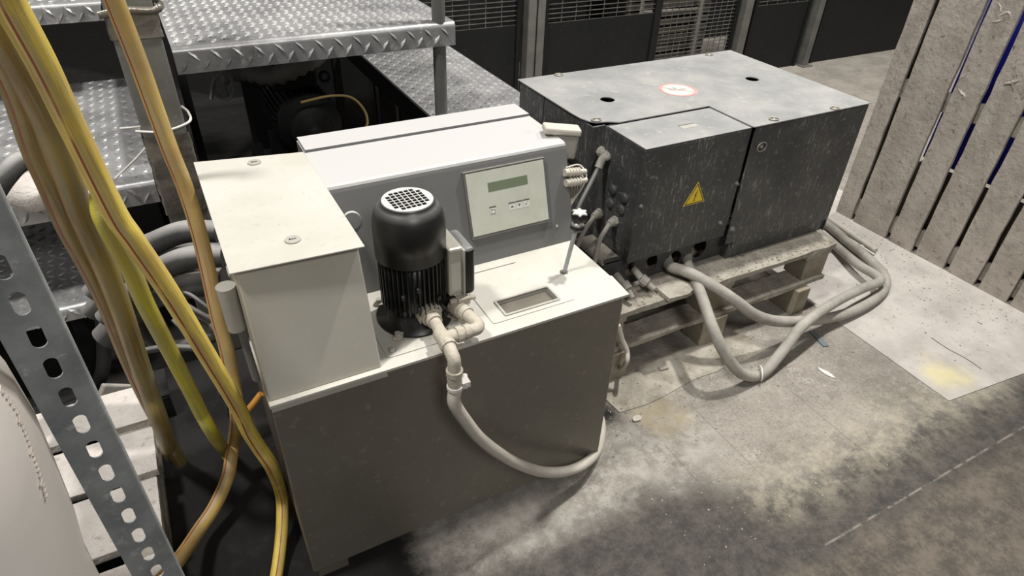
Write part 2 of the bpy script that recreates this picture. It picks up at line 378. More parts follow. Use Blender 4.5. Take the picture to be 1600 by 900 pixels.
def sheet_mat():
    m = mat('dusted_sheet', (.48, .45, .42), .8, 0, (.34, .315, .29), 6, .9, (.20, .18, .155), 30, .5, .7, 40)
    N = m.node_tree.nodes; L = m.node_tree.links; b = N['Principled BSDF']
    src = b.inputs['Base Color'].links[0].from_socket
    tc = N.new('ShaderNodeTexCoord'); vm = N.new('ShaderNodeVectorMath'); vm.operation = 'DISTANCE'
    n = N.new('ShaderNodeTexNoise'); n.inputs['Scale'].default_value = 9; n.inputs['Detail'].default_value = 6
    L.new(tc.outputs['Object'], n.inputs['Vector'])
    va = N.new('ShaderNodeVectorMath'); va.operation = 'MULTIPLY_ADD'; va.inputs[1].default_value = (.18, .18, 0); L.new(n.outputs['Color'], va.inputs[0]); L.new(tc.outputs['Object'], va.inputs[2])
    L.new(va.outputs[0], vm.inputs[0]); vm.inputs[1].default_value = (2.44, .89, .004)
    r = N.new('ShaderNodeMapRange'); r.inputs[1].default_value = .04; r.inputs[2].default_value = .12; r.inputs[3].default_value = .6; r.inputs[4].default_value = 0; L.new(vm.outputs['Value'], r.inputs[0])
    x = N.new('ShaderNodeMix'); x.data_type = 'RGBA'; L.new(r.outputs[0], x.inputs[0]); L.new(src, x.inputs[6]); x.inputs[7].default_value = (.66, .60, .30, 1)
    L.new(x.outputs[2], b.inputs['Base Color'])
    return m
s_ = MB().sheet([(2.235, .70), (2.70, .655), (3.3, .62), (3.3, 2.2), (2.27, 2.2), (2.25, 1.2)], [], .004).build('floor_sheet', sheet_mat())
tag(s_, 'pale dust covered sheet with a yellowish stain lying on the floor below the plank wall', 'floor sheet')
fu = MB().tube([P(1455, 528, z=.003), P(1480, 545, z=.003), P(1508, 560, z=.003), P(1533, 577, z=.003)], .0028, 8)
tag(fu.build('dirt_ridge', M['brown'], s_), kind='stuff')
cb = []
for k in range(15):
    t = k/14; cb.append((1.12+.70*t, 1.188-.012*math.sin(t*9)+(.02*t if t > .7 else 0)))
s_ = MB().sheet(cb+[(1.84, 1.40), (1.10, 1.40)], [], .003, T(0, 0, .0)).build('cardboard_sheet', M['wood_dusty'])
tag(s_, 'thin dusty cardboard sheet with wavy edge sticking out from under the pallet', 'cardboard')

# guard fence at the back of the hall
YF = 3.92
def wires(b, x0, x1, z0, z1, dx, dz, y, r=.0022):
    n = int((z1-z0)/dz)
    for i in range(n+1): b.box(x0, x1, y-r, y+r, z0+i*dz-r, z0+i*dz+r)
    n = int((x1-x0)/dx)
    for i in range(n+1): b.box(x0+i*dx-r, x0+i*dx+r, y+r, y+3*r, z0, z1)
    return b
def guard(x0, x1, zs, label, full=False, dx=.115, dz=.030):
    t = thing('guard_panel', label, 'guard panel', (x0, YF, 0), 'guard fence panels')
    fr = MB()
    for a in (x0, x1-.03): fr.box(a, a+.03, YF-.015, YF+.02, .0, 1.7)
    if full: fr.box(x0+.03, x1-.03, YF-.015, YF+.02, .0, .05)
    fr.box(x0+.03, x1-.03, YF-.015, YF+.02, 1.66, 1.7)
    fr.build('panel_frame', M['guard'], t)
    if not full: MB().box(x0+.03, x1-.03, YF-.004, YF+.004, 0, zs).build('solid_sheet', M['guard'], t)
    wires(MB(), x0+.03, x1-.03, .05 if full else zs, 1.64, dx, dz, YF).build('wire_mesh', M['wire'], t)
guard(.4, 1.20, .57, 'black guard panel with grille top, partly hidden behind the raised tread plate platform')
guard(1.22, 2.19, .575, 'black guard panel with grille top, just left of the broad grey fence post')
guard(2.37, 3.34, .565, 'wide black guard panel with grille top, between broad grey post and open mesh bay')
guard(3.34, 4.15, 0, 'open wire mesh guard bay without a solid sheet, behind the black cabinet', True, .06, .0285)
guard(4.32, 4.98, .535, 'black guard panel right of the mesh bay, a sliver of grille at its top')
guard(5.16, 6.9, .80, 'solid black guard panel at the right end of the fence, beside the plank wall')
def gpost(x0, x1, label, dep=.06):
    t = thing('fence_post', label, 'fence post', ((x0+x1)/2, YF, 0), 'guard fence posts')
    MB().box(x0, x1, YF-dep, YF+.04, 0, 1.7).build('post_tube', M['frame'], t, .006)
    if x1-x0 > .12: MB().box((x0+x1)/2-.004, (x0+x1)/2+.004, YF-dep-.004, YF-dep+.001, 0, 1.7).build('seam', M['guard'], t)
    MB().box(x0-.03, x1+.03, YF-dep-.03, YF+.04, 0, .008).build('foot_plate', M['frame'], t)
gpost(2.22, 2.35, 'broad grey double fence post between the two grille topped guard panels')
gpost(4.175, 4.25, 'slim grey fence post at the right edge of the open mesh bay')
gpost(5.03, 5.09, 'slim pale grey fence post between the two right hand black panels')
# machinery stored behind the mesh bay
t = thing('pipe_rack', 'pale pipe frame standing behind the open mesh bay of the fence', 'pipe frame', (3.7, 4.25, 0))
MB().cyl((3.42, 4.2, 0), (3.42, 4.2, 1.5), .014).build('upright', M['tie'], t)
MB().cyl((3.95, 4.12, 0), (3.95, 4.12, 1.5), .016).build('upright', M['dustgrey'], t)
MB().cyl((3.42, 4.2, .50), (3.95, 4.14, .50), .012).build('crossbar', M['dustgrey'], t)
b = MB()
for i in range(22):
    b.box(3.35, 4.2, 4.28, 4.31, .01+i*.07, .055+i*.07)
t = thing('slatted_cabinet', 'brown grey slatted casing seen through the open wire mesh bay', 'cabinet', (3.77, 4.4, 0))
b.build('slats', M['brown'], t); MB().box(3.34, 4.22, 4.31, 4.6, 0, 1.6).build('casing', M['dark'], t)
b = MB().box(.4, 9, 4.9, 5.0, 0, 3.2).build('wall_back', M['dark']); tag(b, kind='structure')

# ------------------------------------------------------------ tread plate platforms
def loz(b, mx, L_=.034, W=.010, h=.0042):
    vs = [(-L_/2, 0, 0), (0, -W/2, 0), (L_/2, 0, 0), (0, W/2, 0), (-L_*.25, 0, h), (L_*.25, 0, h)]
    b.add([mx @ Vector(v) for v in vs], [(0, 1, 4), (1, 5, 4), (1, 2, 5), (2, 3, 5), (3, 4, 5), (3, 0, 4)], False)
def tread(name, label, x0, x1, y0, y1, z, lip=.0, legs=(), pitch=.036, edge='front', clip=None):
    t = thing(name, label, 'platform', ((x0+x1)/2, y0, 0))
    b = MB().box(x0, x1, y0, y1, z-.006, z); b.build('tread_plate', M['tread'], t)
    b = MB(); j = 0; y = y0+pitch*.6
    while y < min(y1, clip or y1)-pitch*.3:
        i = 0; x = x0+pitch*.6
        while x < x1-pitch*.3:
            a = .70 if (i+j) % 2 else -.70
            loz(b, T(x, y, z) @ Matrix.Rotation(a, 4, 'Z')); x += pitch; i += 1
        y += pitch; j += 1
    tag(b.build('tread_pattern', M['tread'], t), kind='stuff')
    if lip:
        b = MB(); r = .018; n = 6        # rolled front edge
        prof = [(y0, z)]+[(y0-r*math.sin(k*PI/2/n), z-r+r*math.cos(k*PI/2/n)) for k in range(n+1)]+[(y0-r, z-lip), (y0-r+.005, z-lip), (y0-r+.005, z-r), (y0, z-.006)]
        nn = len(prof); vs = [(x, p[0], p[1]) for x in (x0, x1) for p in prof]
        b.add(vs, [(k, (k+1) % nn, nn+(k+1) % nn, nn+k) for k in range(nn)]+[tuple(range(nn))[::-1], tuple(range(nn, 2*nn))])
        x = x0+.025; k = 0
        while x < x1-.015:
            zz = z-lip*.38 if k % 2 else z-lip*.72
            loz(b, T(x, y0-r, zz) @ FRONT @ Matrix.Rotation(-.80 if k % 2 else .95, 4, 'Z'), .046, .0135, .0085); x += .0325; k += 1
        b.build('front_lip', M['tread'], t)
        MB().box(x1-.005, x1, y0-r+.004, y1, z-lip, z-.006).build('side_lip', M['tread'], t)
    for (x, y, zz, w_) in legs: MB().box(x-w_, x+w_, y-w_, y+w_, 0, zz).build('leg', M['dark'], t)
    return t
tread('raised_platform', 'upper tread plate platform with rolled edge, at the top behind the grey console', .055, 1.0, 2.29, 3.75, 1.06, .082, ((.87, 3.6, 1.05, .02), (.1, 3.6, 1.05, .02)), clip=3.4)
t = tread('low_platform', 'lower tread plate walkway right of and below the upper platform, behind the console', .925, 1.395, 2.20, 3.75, .685, 0, ((1.0, 2.9, .62, .02), (1.36, 3.7, .62, .02), (.97, 2.30, .62, .02)), clip=3.75)
MB().box(.915, .925, 2.20, 3.75, .60, .685).box(1.395, 1.40, 2.2, 3.75, .62, .685).build('side_beam', M['dark'], t)
MB().box(.93, 1.0, 3.02, 3.05, 0, .679).build('leg', M['dark'], t)
tread('step_platform', 'tread plate step left of the square post, behind the yellow hoses', -1.0, -.095, 2.17, 3.25, .70, .075, ((-.9, 3.1, .69, .02), (-.13, 3.1, .69, .02)))
tread('bottom_step', 'lowest tread plate step at the far left, below the larger step', -1.2, -.36, 2.11, 3.0, .35, .05, ((-1.1, 2.9, .34, .02), (-.5, 2.9, .34, .02), (-.45, 2.2, .34, .02)))
tread('far_platform', 'edge of another tread plate platform at the top left corner, left of the square post', -1.2, -.10, 3.03, 3.7, 1.06, .07, ((-1.0, 3.4, 1.05, .02),))
b = MB().cyl((.947, 2.30, .685), (.947, 2.30, 1.75), .0245, n=24)
t = thing('railing_post', 'round grey tubular railing post through the corner of the upper platform', 'post', (.947, 2.3, .685))
b.build('tube', M['pole'], t); MB().cyl((.947, 2.30, .685), (.947, 2.30, .693), .036).build('base_collar', M['tread'], t)
# square post left with wrap and wire
t = thing('square_post', 'weathered square steel post wrapped with shiny tape beside the upper platform', 'post', (-.015, 2.16, 0))
MB().box(-.085, .035, 2.10, 2.20, 0, 1.7).build('post_tube', M['post'], t, .006)
for z0, z1, n in ((1.135, 1.215, 5), (.60, .86, 16)):
    b = MB(); rr = random.Random(n); seg = 28
    ring = rrect(-.0875, .0375, 2.0975, 2.2025, .008, 4); m2 = len(ring); vs = []
    for i in range(n+1):
        z = z0+(z1-z0)*i/n
        for q in ring:
            e = rr.uniform(0, .0045); vs.append((q[0]+(e if q[0] > -.02 else -e), q[1]+(e if q[1] > 2.15 else -e), z+rr.uniform(-.004, .004)))
    b.add(vs, [(i*m2+k, i*m2+(k+1) % m2, (i+1)*m2+(k+1) % m2, (i+1)*m2+k) for i in range(n) for k in range(m2)], True)
    b.build('tape_wrap', M['tape'], t)
b = MB().tube([(-.10, 2.094, 1.205), (-.04, 2.090, 1.213), (.03, 2.090, 1.208), (.052, 2.097, 1.216), (.058, 2.15, 1.212), (.045, 2.21, 1.208)], .010, 8, flat=.5); b.build('tape_flap', M['tape'], t)
b = MB().tube([(-.10, 2.092, .885), (-.03, 2.088, .875), (.045, 2.095, .89), (.052, 2.15, .90), (.04, 2.21, .90)], .004, 8)
b.build('wire_tie', M['tie'], t)
b = MB().tube([P(245, 210, y=2.12), P(215, 245, y=2.1), P(180, 279, y=2.09)], .0035, 8).tube([P(187, 201, y=2.1), P(240, 196, y=2.11)], .0035, 8)
b.build('loose_wire', M['tie'], t)

# ------------------------------------------------------------ machinery in the dark under the platform
Ym = 2.55
c = P(492, 205, y=Ym)
t = thing('electric_motor', 'large dark electric motor lying under the upper platform', 'motor', (c.x, Ym, 0))
b = MB()
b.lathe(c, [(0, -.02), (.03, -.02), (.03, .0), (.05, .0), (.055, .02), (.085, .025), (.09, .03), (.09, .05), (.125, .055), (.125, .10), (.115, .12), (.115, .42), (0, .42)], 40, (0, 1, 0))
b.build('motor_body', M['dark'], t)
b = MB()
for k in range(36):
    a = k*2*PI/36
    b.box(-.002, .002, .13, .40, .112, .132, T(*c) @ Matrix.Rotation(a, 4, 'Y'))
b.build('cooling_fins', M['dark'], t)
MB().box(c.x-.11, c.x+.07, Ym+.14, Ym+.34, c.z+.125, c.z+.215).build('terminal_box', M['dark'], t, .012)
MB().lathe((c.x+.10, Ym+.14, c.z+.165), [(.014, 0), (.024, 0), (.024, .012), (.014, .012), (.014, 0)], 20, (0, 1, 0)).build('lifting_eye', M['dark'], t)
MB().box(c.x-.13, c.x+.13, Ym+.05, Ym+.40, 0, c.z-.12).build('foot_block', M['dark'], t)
p = [P(345, 118, y=2.75), P(380, 112, y=2.75), P(430, 118, y=2.7), P(480, 96, y=2.65), P(500, 80, y=2.75)]
tag(MB().tube(p, .036, 20, 7, rings=.0045).build('ribbed_duct', M['darkduct']), 'dark ribbed flexible duct under the lip of the upper platform', 'duct')
b = MB().tube([P(330, 155, y=2.6), P(335, 125, y=2.6), P(355, 115, y=2.6), P(366, 140, y=2.6), P(355, 155, y=2.6), P(336, 145, y=2.6), P(335, 118, y=2.62)], .006, 8)
tag(b.build('coiled_cable', M['darkduct']), 'small coil of dark cable hanging in the gap right of the square post', 'cable')
b = MB().tube([P(470, 160, y=2.5), P(515, 150, y=2.5), P(548, 152, y=2.5), P(568, 170, y=2.48), P(574, 190, y=2.46), P(570, 210, y=2.45), P(560, 300, y=2.45)], .005, 8)
tag(b.build('yellow_cable', M['hose_tan']), 'thin yellowish cable arching from the dark motor under the platform', 'cable')
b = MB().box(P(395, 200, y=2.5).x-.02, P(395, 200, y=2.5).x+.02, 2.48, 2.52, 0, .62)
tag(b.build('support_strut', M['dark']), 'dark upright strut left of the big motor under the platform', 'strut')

# ------------------------------------------------------------ thick rubber hoses and cables behind the yellow hoses
spec = [((205, 400), (245, 378), (290, 362), (340, 362), .031, 1.80, 'topmost thick dusty rubber hose entering the left side of the machine'),
        ((200, 430), (250, 402), (300, 392), (345, 392), .026, 1.83, 'second thick rubber hose from the top in the bundle left of the machine'),
        ((225, 440), (262, 415), (300, 402), (350, 400), .031, 1.72, 'third thick rubber hose, pale with dust, in the bundle left of the machine'),
        ((225, 470), (265, 452), (305, 443), (350, 440), .040, 1.75, 'lowest and fattest dark rubber hose in the bundle left of the machine')]
for a, b_, c_, d_, r, y, lab in spec:
    tag(MB().tube([P(a[0]-60, a[1]+60, y=y), P(*a, y=y), P(*b_, y=y-.02), P(*c_, y=y-.05), P(*d_, y=y-.08)], r, 20).build('rubber_hose', M['bundle']), lab, 'hose', 'rubber hoses left of the machine')
b = MB()
for k, (lx, ly, ex, ey) in enumerate(((285, 455, 340, 500), (275, 470, 345, 515), (290, 490, 350, 540), (270, 500, 335, 560), (300, 540, 348, 590), (215, 550, 335, 555))):
    b.tube([P(lx, ly, y=1.68), P((lx+ex)/2+R.uniform(-14, 14), (ly+ey)/2-10, y=1.64), P(ex, ey, y=1.6), P(ex+10, ey+60, y=1.6)], .006+.002*(k % 3), 8)
tag(b.build('cable_bundle', M['bundle']), 'tangle of thin black cables between the yellow hoses and the machine', 'cables', kind='stuff')
tag(MB().tube([P(152, 440, y=2.0), P(158, 480, y=2.0), P(162, 530, y=2.0), P(160, 580, y=1.98), P(140, 618, y=1.98), P(100, 640, y=1.98)], .021, 14).build('black_hose', M['dark']), 'black dusty hose dropping from the lowest step behind the yellow hoses', 'hose')
tag(MB().tube([P(204, 483, y=1.75), P(225, 520, y=1.75), P(262, 542, y=1.75), P(305, 535, y=1.7), P(345, 520, y=1.65)], .02, 14).build('brown_hose', M['bundle']), 'dusty hose sagging behind the lemon yellow hose', 'hose')
tag(MB().tube([P(-20, 320, y=1.95), P(5, 280, y=1.95), P(35, 252, y=1.98), P(70, 262, y=2.0), P(110, 300, y=2.05)], .026, 14).build('elbow_hose', M['bundle']), 'dark rubber hose arching at the left edge above the slotted angle', 'hose')
def lump(c, r, sx=1, sy=1, sz=.7, seed=0, n=14):
    rr = random.Random(seed); b = MB(); vs = []; fs = []
    for j in range(n+1):
        for k in range(n):
            th = PI*j/n; ph = 2*PI*k/n
            d = r*(1+.10*math.sin(3*ph+seed)*math.sin(2*th)+.05*rr.uniform(-1, 1)*math.sin(th))
            vs.append(Vector(c)+Vector((d*sx*math.sin(th)*math.cos(ph), d*sy*math.sin(th)*math.sin(ph), d*sz*math.cos(th))))
    for j in range(n):
        for k in range(n): fs.append((j*n+k, (j+1)*n+k, (j+1)*n+(k+1) % n, j*n+(k+1) % n))
    b.add(vs, fs, True); return b
c = P(45, 282, y=2.07); tag(lump((c.x, 2.10, .70+.05), .075, 1.2, .9, .7, 3).build('dusty_rag', M['wood_pale']), 'lump of whitish dust caked rag on the step at the left', 'rag')
c = P(135, 560, y=1.85); b = MB().box(-.05, .05, -.01, .01, -.05, .05, T(c.x, 1.93, .075) @ Matrix.Rotation(.5, 4, 'Z') @ Matrix.Rotation(.7, 4, 'Y'))
tag(b.build('broken_block', M['dustgrey'], bevel=.006), 'broken grey block leaning behind the slotted angle', 'block')
tag(MB().box(-.045, .045, -.06, .06, -.004, .004, T(*P(238, 605, z=.10)) @ Matrix.Rotation(.25, 4, 'X')).box(-.045, .045, -.058, -.05, -.1, .0, T(*P(238, 605, z=.10))).build('metal_bracket', M['dark']), 'dark dusty angle bracket on the ground behind the lemon yellow hose', 'bracket')

# ------------------------------------------------------------ white pallet, left
Z = .144
t = thing('white_pallet', 'white dusted wooden pallet on the floor at the lower left', 'pallet', (-.6, 1.4, 0))
for k, (y0, y1) in enumerate(((1.705, 1.872), (1.489, 1.666), (1.26, 1.463), (1.00, 1.215), (.80, .96))):
    b = MB(); n = 14; x0, x1 = -1.45, -.275-.004*k
    vs = []
    for i in range(n+1):
        x = x0+(x1-x0)*i/n; wv = R.uniform(-.003, .003)
        for yy, zz in ((y0+wv, Z-.026), (y1+wv*.5, Z-.026), (y1+wv, Z), (y0+R.uniform(-.003, .003), Z)): vs.append((x, yy, zz))
    fs = [(i*4+j, i*4+(j+1) % 4, i*4+4+(j+1) % 4, i*4+4+j) for i in range(n) for j in range(4)]+[(0, 3, 2, 1), (n*4, n*4+1, n*4+2, n*4+3)]
    b.add(vs, [f[::-1] for f in fs]); b.build('deck_board', M['wood_pale'], t, .002)
for x0 in (-.38, -.90, -1.44):
    MB().box(x0, x0+.09, .80, 1.872, .096, .118).build('stringer_board', M['wood_dusty'], t)
    for y0 in (.82, 1.28, 1.75): MB().box(x0, x0+.09, y0, y0+.10, .022, .096).build('block', M['wood_dusty'], t, .002)
    MB().box(x0, x0+.09, .80, 1.872, 0, .022).build('runner', M['wood_dusty'], t)

# ------------------------------------------------------------ plastic drum, lower left, near the camera
dr = (-.62, .85)
t = thing('plastic_drum', 'milky white plastic drum with moulded scale standing on the white pallet', 'drum', (dr[0], dr[1], Z))
prof = [(0, 0), (.26, 0), (.285, .012), (.292, .04), (.300, .30), (.308, .46), (.322, .556), (.331, .66), (.338, .76), (.337, .84), (.322, .90), (.296, .95), (.25, .985), (.17, 1.0), (.09, 1.005), (.09, 1.04), (0, 1.04)]
MB().lathe((dr[0], dr[1], Z), prof, 72).build('drum_shell', M['drum'], t)
b = MB()
for k in range(22):
    a = math.radians(2-k*.5); zz = 1.02-k*.0075; r_ = .3388-max(0, zz-.985)*.22; wd = .014 if k % 6 == 0 else .007
    b.box(-.001, .0012, -wd, 0, -.0008, .0008, T(dr[0]+math.cos(a)*r_, dr[1]+math.sin(a)*r_, zz) @ Matrix.Rotation(a, 4, 'Z'))
b.build('moulded_scale', M['drum_mark'], t)

# ------------------------------------------------------------ slotted angle upright, near
D_ = .65; az = math.radians(-14.75)
dirv = Vector((math.sin(az), math.cos(az), 0)); cx = dirv*D_; sx_ = Vector((math.cos(az), -math.sin(az), 0))
t = thing('slotted_angle', 'galvanised slotted angle upright in front of the white pallet', 'upright', (cx.x, cx.y, 0))
mx = Matrix((sx_, Vector((0, 0, 1)), -dirv)).transposed().to_4x4(); mx.translation = cx
holes = []; pitch = .0402; z0_ = 1.035
zs_ = [z0_-k*pitch for k in range(-12, 25)]
for z in zs_:
    holes.append([(.0065*math.cos(a), z+(.0065 if math.sin(a) >= 0 else -.0065)+.0065*math.sin(a)) for a in [PI*2*k/16+.001 for k in range(16)]])
MB().sheet(rect(-.026, .022, 0, 1.56), holes, .002, mx).build('slotted_face', M['galv'], t)
b = MB(); vs = []
for z in (0, 1.56):
    for k in range(7): a = k*PI/2/6; vs.append(mx @ Vector((.022+.004*math.sin(a), z, -.002+.004*math.cos(a))))
    vs.append(mx @ Vector((.026, z, -.034)))
    vs.append(mx @ Vector((.024, z, -.034))); vs.append(mx @ Vector((.022, z, 0)))
n = 10
b.add(vs, [(k, (k+1) % n, n+(k+1) % n, n+k) for k in range(n)]+[tuple(range(n))[::-1], tuple(range(n, 2*n))], False)
b.build('side_flange', M['galv'], t)

# ------------------------------------------------------------ yellow hoses
def hose(name, pts, r, m_, label, flat=1.0, twist=0.0):
    o = MB().tube([P(a, b_, **k) for a, b_, k in pts], r, 24, 10, flat, twist).build(name, m_)
    return tag(o, label, 'hose', 'yellow woven hoses')
def dd(*a):
    out = []
    for px, py, d in a: out.append((px, py, {'d': d}) if d > .3 else (px, py, {'z': d}))
    return out
hose('yellow_hose', dd((-25, -80, .84), (12, 0, .88), (66, 100, .93), (114, 200, 1.00), (178, 330, 1.08), (207, 373, 1.11), (263, 455, 1.19), (313, 537, 1.30), (358, 612, 1.43), (376, 645, 1.50), (388, 672, 1.56), (404, 698, 1.62), (425, 730, 1.69), (439, 770, .15), (441, 813, .08), (436, 870, .03), (425, 940, .02)), .0175, M['hose_bright'],
     'brightest yellow hose with a red stripe, from the top left corner down beside the tank', .92, 1.9)
hose('yellow_hose', dd((155, -60, 1.50), (178, 0, 1.53), (217, 100, 1.58), (241, 167, 1.62), (265, 233, 1.66), (289, 293, 1.70), (308, 353, 1.73), (323, 414, 1.76), (341, 497, 1.79), (354, 545, 1.81), (366, 610, 1.85), (371, 655, 1.85), (366, 690, .17), (362, 712, .15), (357, 741, .12), (346, 770, .10), (331, 799, .08), (311, 828, .075), (292, 857, .105), (275, 880, .14), (250, 908, .166), (195, 955, .166)), .0185, M['hose_tan'],
     'tan yellow hose hanging in front of the square post and curling left along the ground', .85, .8)
hose('yellow_hose', dd((160, 296, 1.20), (158, 325, 1.20), (168, 353, 1.21), (201, 414, 1.27), (228, 476, 1.36), (260, 538, 1.47), (298, 612, 1.62), (314, 645, 1.70), (332, 676, 1.78), (350, 704, .06), (358, 714, .04)), .0165, M['hose_lemon'],
     'lemon yellow hose in the middle, passing behind the brightest hose', .9, 2.6)
hose('yellow_hose', dd((-30, -20, 1.02), (5, 60, 1.06), (45, 130, 1.10), (85, 215, 1.16), (126, 330, 1.28), (163, 414, 1.38), (187, 476, 1.46), (208, 538, 1.56), (233, 612, 1.68), (252, 665, 1.78), (267, 712, .05)), .0195, M['hose_dirty'],
     'brownish dirty yellow hose whose end stands on the ground by the white pallet', .95, 1.2)
hose('yellow_hose', dd((-30, 40, 1.15), (0, 95, 1.18), (25, 150, 1.22), (52, 233, 1.28), (77, 291, 1.33), (103, 353, 1.41), (136, 414, 1.49), (168, 480, 1.59), (200, 560, 1.72), (238, 640, 1.86), (282, 722, .05)), .0175, M['hose_dirty'],
     'leftmost dirty yellow hose, running down behind the brownish one', .95, .5)

# ------------------------------------------------------------ stainless tank unit
TZ = .6735
t = thing('dosing_unit', 'stainless steel tank unit with grey control console and motor opening, in front', 'tank', (.48, 1.3, 0))
b = MB().box(.033, .925, 1.042, 1.60, .05, TZ-.008)
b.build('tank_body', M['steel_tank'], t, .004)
for x0, x1 in ((.045, .125), (.84, .915)):
    MB().box(x0, x1, 1.055, 1.60, 0, .05).build('foot', M['steel_tank'], t, .003)
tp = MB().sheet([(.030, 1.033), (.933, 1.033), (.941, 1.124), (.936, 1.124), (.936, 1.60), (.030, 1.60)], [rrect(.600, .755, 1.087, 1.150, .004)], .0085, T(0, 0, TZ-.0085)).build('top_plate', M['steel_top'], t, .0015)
MB().box(.033, .28, 1.036, 1.041, TZ-.022, TZ-.008).build('seam_strip', M['steel_front'], tp)
# sampling hatch on the right half of the top
h = MB().sheet(rrect(.560, .792, 1.073, 1.262, .006), [rrect(.600, .755, 1.087, 1.150, .004)], .0022, T(0, 0, TZ)).build('hatch_plate', M['steel_top'], t)
MB().sheet(rrect(.598, .757, 1.085, 1.152, .005), [rrect(.604, .751, 1.091, 1.146, .003)], .0035, T(0, 0, TZ+.0022)).build('handle_rim', M['recess'], h, .001)
b = MB().box(.604, .751, 1.091, 1.146, TZ-.025, TZ-.022)
b.box(.600, .604, 1.087, 1.150, TZ-.025, TZ).box(.751, .755, 1.087, 1.150, TZ-.025, TZ).box(.604, .751, 1.146, 1.150, TZ-.025, TZ).box(.604, .751, 1.087, 1.091, TZ-.025, TZ)
b.build('recessed_handle', M['recess'], h)
MB().box(.575, .735, 1.287, 1.289, TZ, TZ+.001).build('scribed_line', M['ink'], tp)
# electrical box, left, its front leaning back
BXT = .947
b = MB(); vs = [(x, y, z) for z, yf in ((TZ, 1.046), (BXT, 1.128)) for x, y in ((.034, yf), (.272, yf), (.272, 1.60), (.034, 1.60))]
b.add(vs, [(3, 2, 1, 0), (4, 5, 6, 7), (0, 1, 5, 4), (1, 2, 6, 5), (2, 3, 7, 6), (3, 0, 4, 7)])
e = b.build('junction_box', M['steel_front'], t, .004)
MB().box(.036, .270, 1.118, 1.60, BXT, BXT+.003).build('lid_gasket', M['ink'], e)
l = MB().sheet([(.024, 1.112), (.279, 1.100), (.277, 1.600), (.022, 1.645)], [], .004, T(0, 0, BXT+.003)).build('box_lid', M['steel_top'], t, .0012)
for q in ((.154, 1.581), (.156, 1.181)):
    MB().cyl((q[0], q[1], BXT+.007), (q[0], q[1], BXT+.010), .0155, n=24).build('lid_lock', M['recess'], l, .001)
    MB().box(q[0]-.007, q[0]+.007, q[1]-.0015, q[1]+.0015, BXT+.010, BXT+.0108).box(q[0]-.007, q[0]-.005, q[1]-.0015, q[1]+.004, BXT+.010, BXT+.0108).build('lock_slot', M['ink'], l)
# control console, its face leaning back
FY, FZ = 1.408, .936
prof = [(1.322, TZ), (FY-.004, FZ-.012), (FY-.0005, FZ-.004), (FY+.004, FZ+.001), (FY+.012, FZ+.004), (1.610, .944), (1.700, .944), (1.700, TZ)]
b = MB(); n = len(prof); vs = [(x, y, z) for x in (.281, .947) for y, z in prof]
b.add(vs, [(k, (k+1) % n, n+(k+1) % n, n+k)[::-1] for k in range(n)]+[tuple(range(n)), tuple(range(n, 2*n))[::-1]])
cs = b.build('console_housing', M['paint'], t)
MB().box(.284, .945, 1.613, 1.705, .9445, .952).build('rear_flap', M['paint'], cs, .001)
SD = Vector((0, FY-1.322, FZ-TZ)).normalized(); SN = Vector((0, -SD.z, SD.y))
SL = Matrix((Vector((1, 0, 0)), SD, SN)).transposed().to_4x4(); SL.translation = Vector((0, 1.322, TZ))
def SF(h): return SL @ T(0, 0, h)
def spt(x, t_, h=0): return SL @ Vector((x, t_, h))
MB().lathe(spt(.326, .190), [(0, .003), (.021, .003), (.0245, 0)], 28, SN, False).build('blind_plug', M['paint'], cs)
MB().lathe(spt(.895, .052), [(0, .002), (.0035, .002), (.0045, 0)], 12, SN, False).build('screw', M['recess'], cs)
x0, x1, z0, z1 = .627, .869, .072, .254
fr = MB().sheet(rect(x0, x1, z0, z1), [], .009, SF(0)).build('display_bezel', M['frame'], t, .0012)
MB().sheet(rect(x0, x1, z1-.002, z1+.0), [], .0102, SF(0)).build('bezel_edge', M['recess'], fr)
pl = MB().sheet(rect(x0+.006, x1-.004, z0+.009, z1-.006), [], .0012, SF(.0088)).build('membrane_panel', M['plate'], t)
HP = .0102
MB().sheet(rect(.692, .811, .191, .2155), [], .0004, SF(HP-.0002)).build('display_screen', M['lcd'], pl)
for cxk, kind in ((.698, 'return'), (.756, 'up'), (.778, 'down'), (.800, 'ok')):
    zz = .150; F_ = SF(HP+.0002); t_ = .0003
    ky = MB().sheet(rect(cxk-.0095, cxk+.0095, zz-.020, zz-.002), [], .0003, SF(HP-.0001)).build('key', M['white'], pl)
    b = MB().sheet(rect(cxk-.0100, cxk+.0100, zz-.002, zz+.0015), [], t_, F_)
    if kind == 'up': b.sheet([(cxk-.005, zz-.013), (cxk+.005, zz-.013), (cxk, zz-.0075)], [], t_, F_)
    if kind == 'down': b.sheet([(cxk, zz-.0135), (cxk+.005, zz-.0075), (cxk-.005, zz-.0075)], [], t_, F_)
    if kind == 'ok':
        b.sheet([(cxk-.005, zz-.010), (cxk-.001, zz-.015), (cxk-.001, zz-.013), (cxk-.004, zz-.009)], [], t_, F_)
        b.sheet([(cxk-.001, zz-.015), (cxk+.005, zz-.005), (cxk+.004, zz-.005), (cxk-.001, zz-.013)], [], t_, F_)
    if kind == 'return':
        b.sheet(rect(cxk-.007, cxk+.007, zz-.0185, zz-.0175), [], t_, F_); b.sheet(rect(cxk+.006, cxk+.007, zz-.0175, zz-.007), [], t_, F_)
        b.sheet(rect(cxk-.004, cxk+.006, zz-.008, zz-.007), [], t_, F_); b.sheet(rect(cxk-.007, cxk-.006, zz-.0175, zz-.012), [], t_, F_)
        b.sheet([(cxk-.007, zz-.0075), (cxk-.003, zz-.0055), (cxk-.003, zz-.0095)], [], t_, F_)
    b.build('key_print', M['ink'], pl)
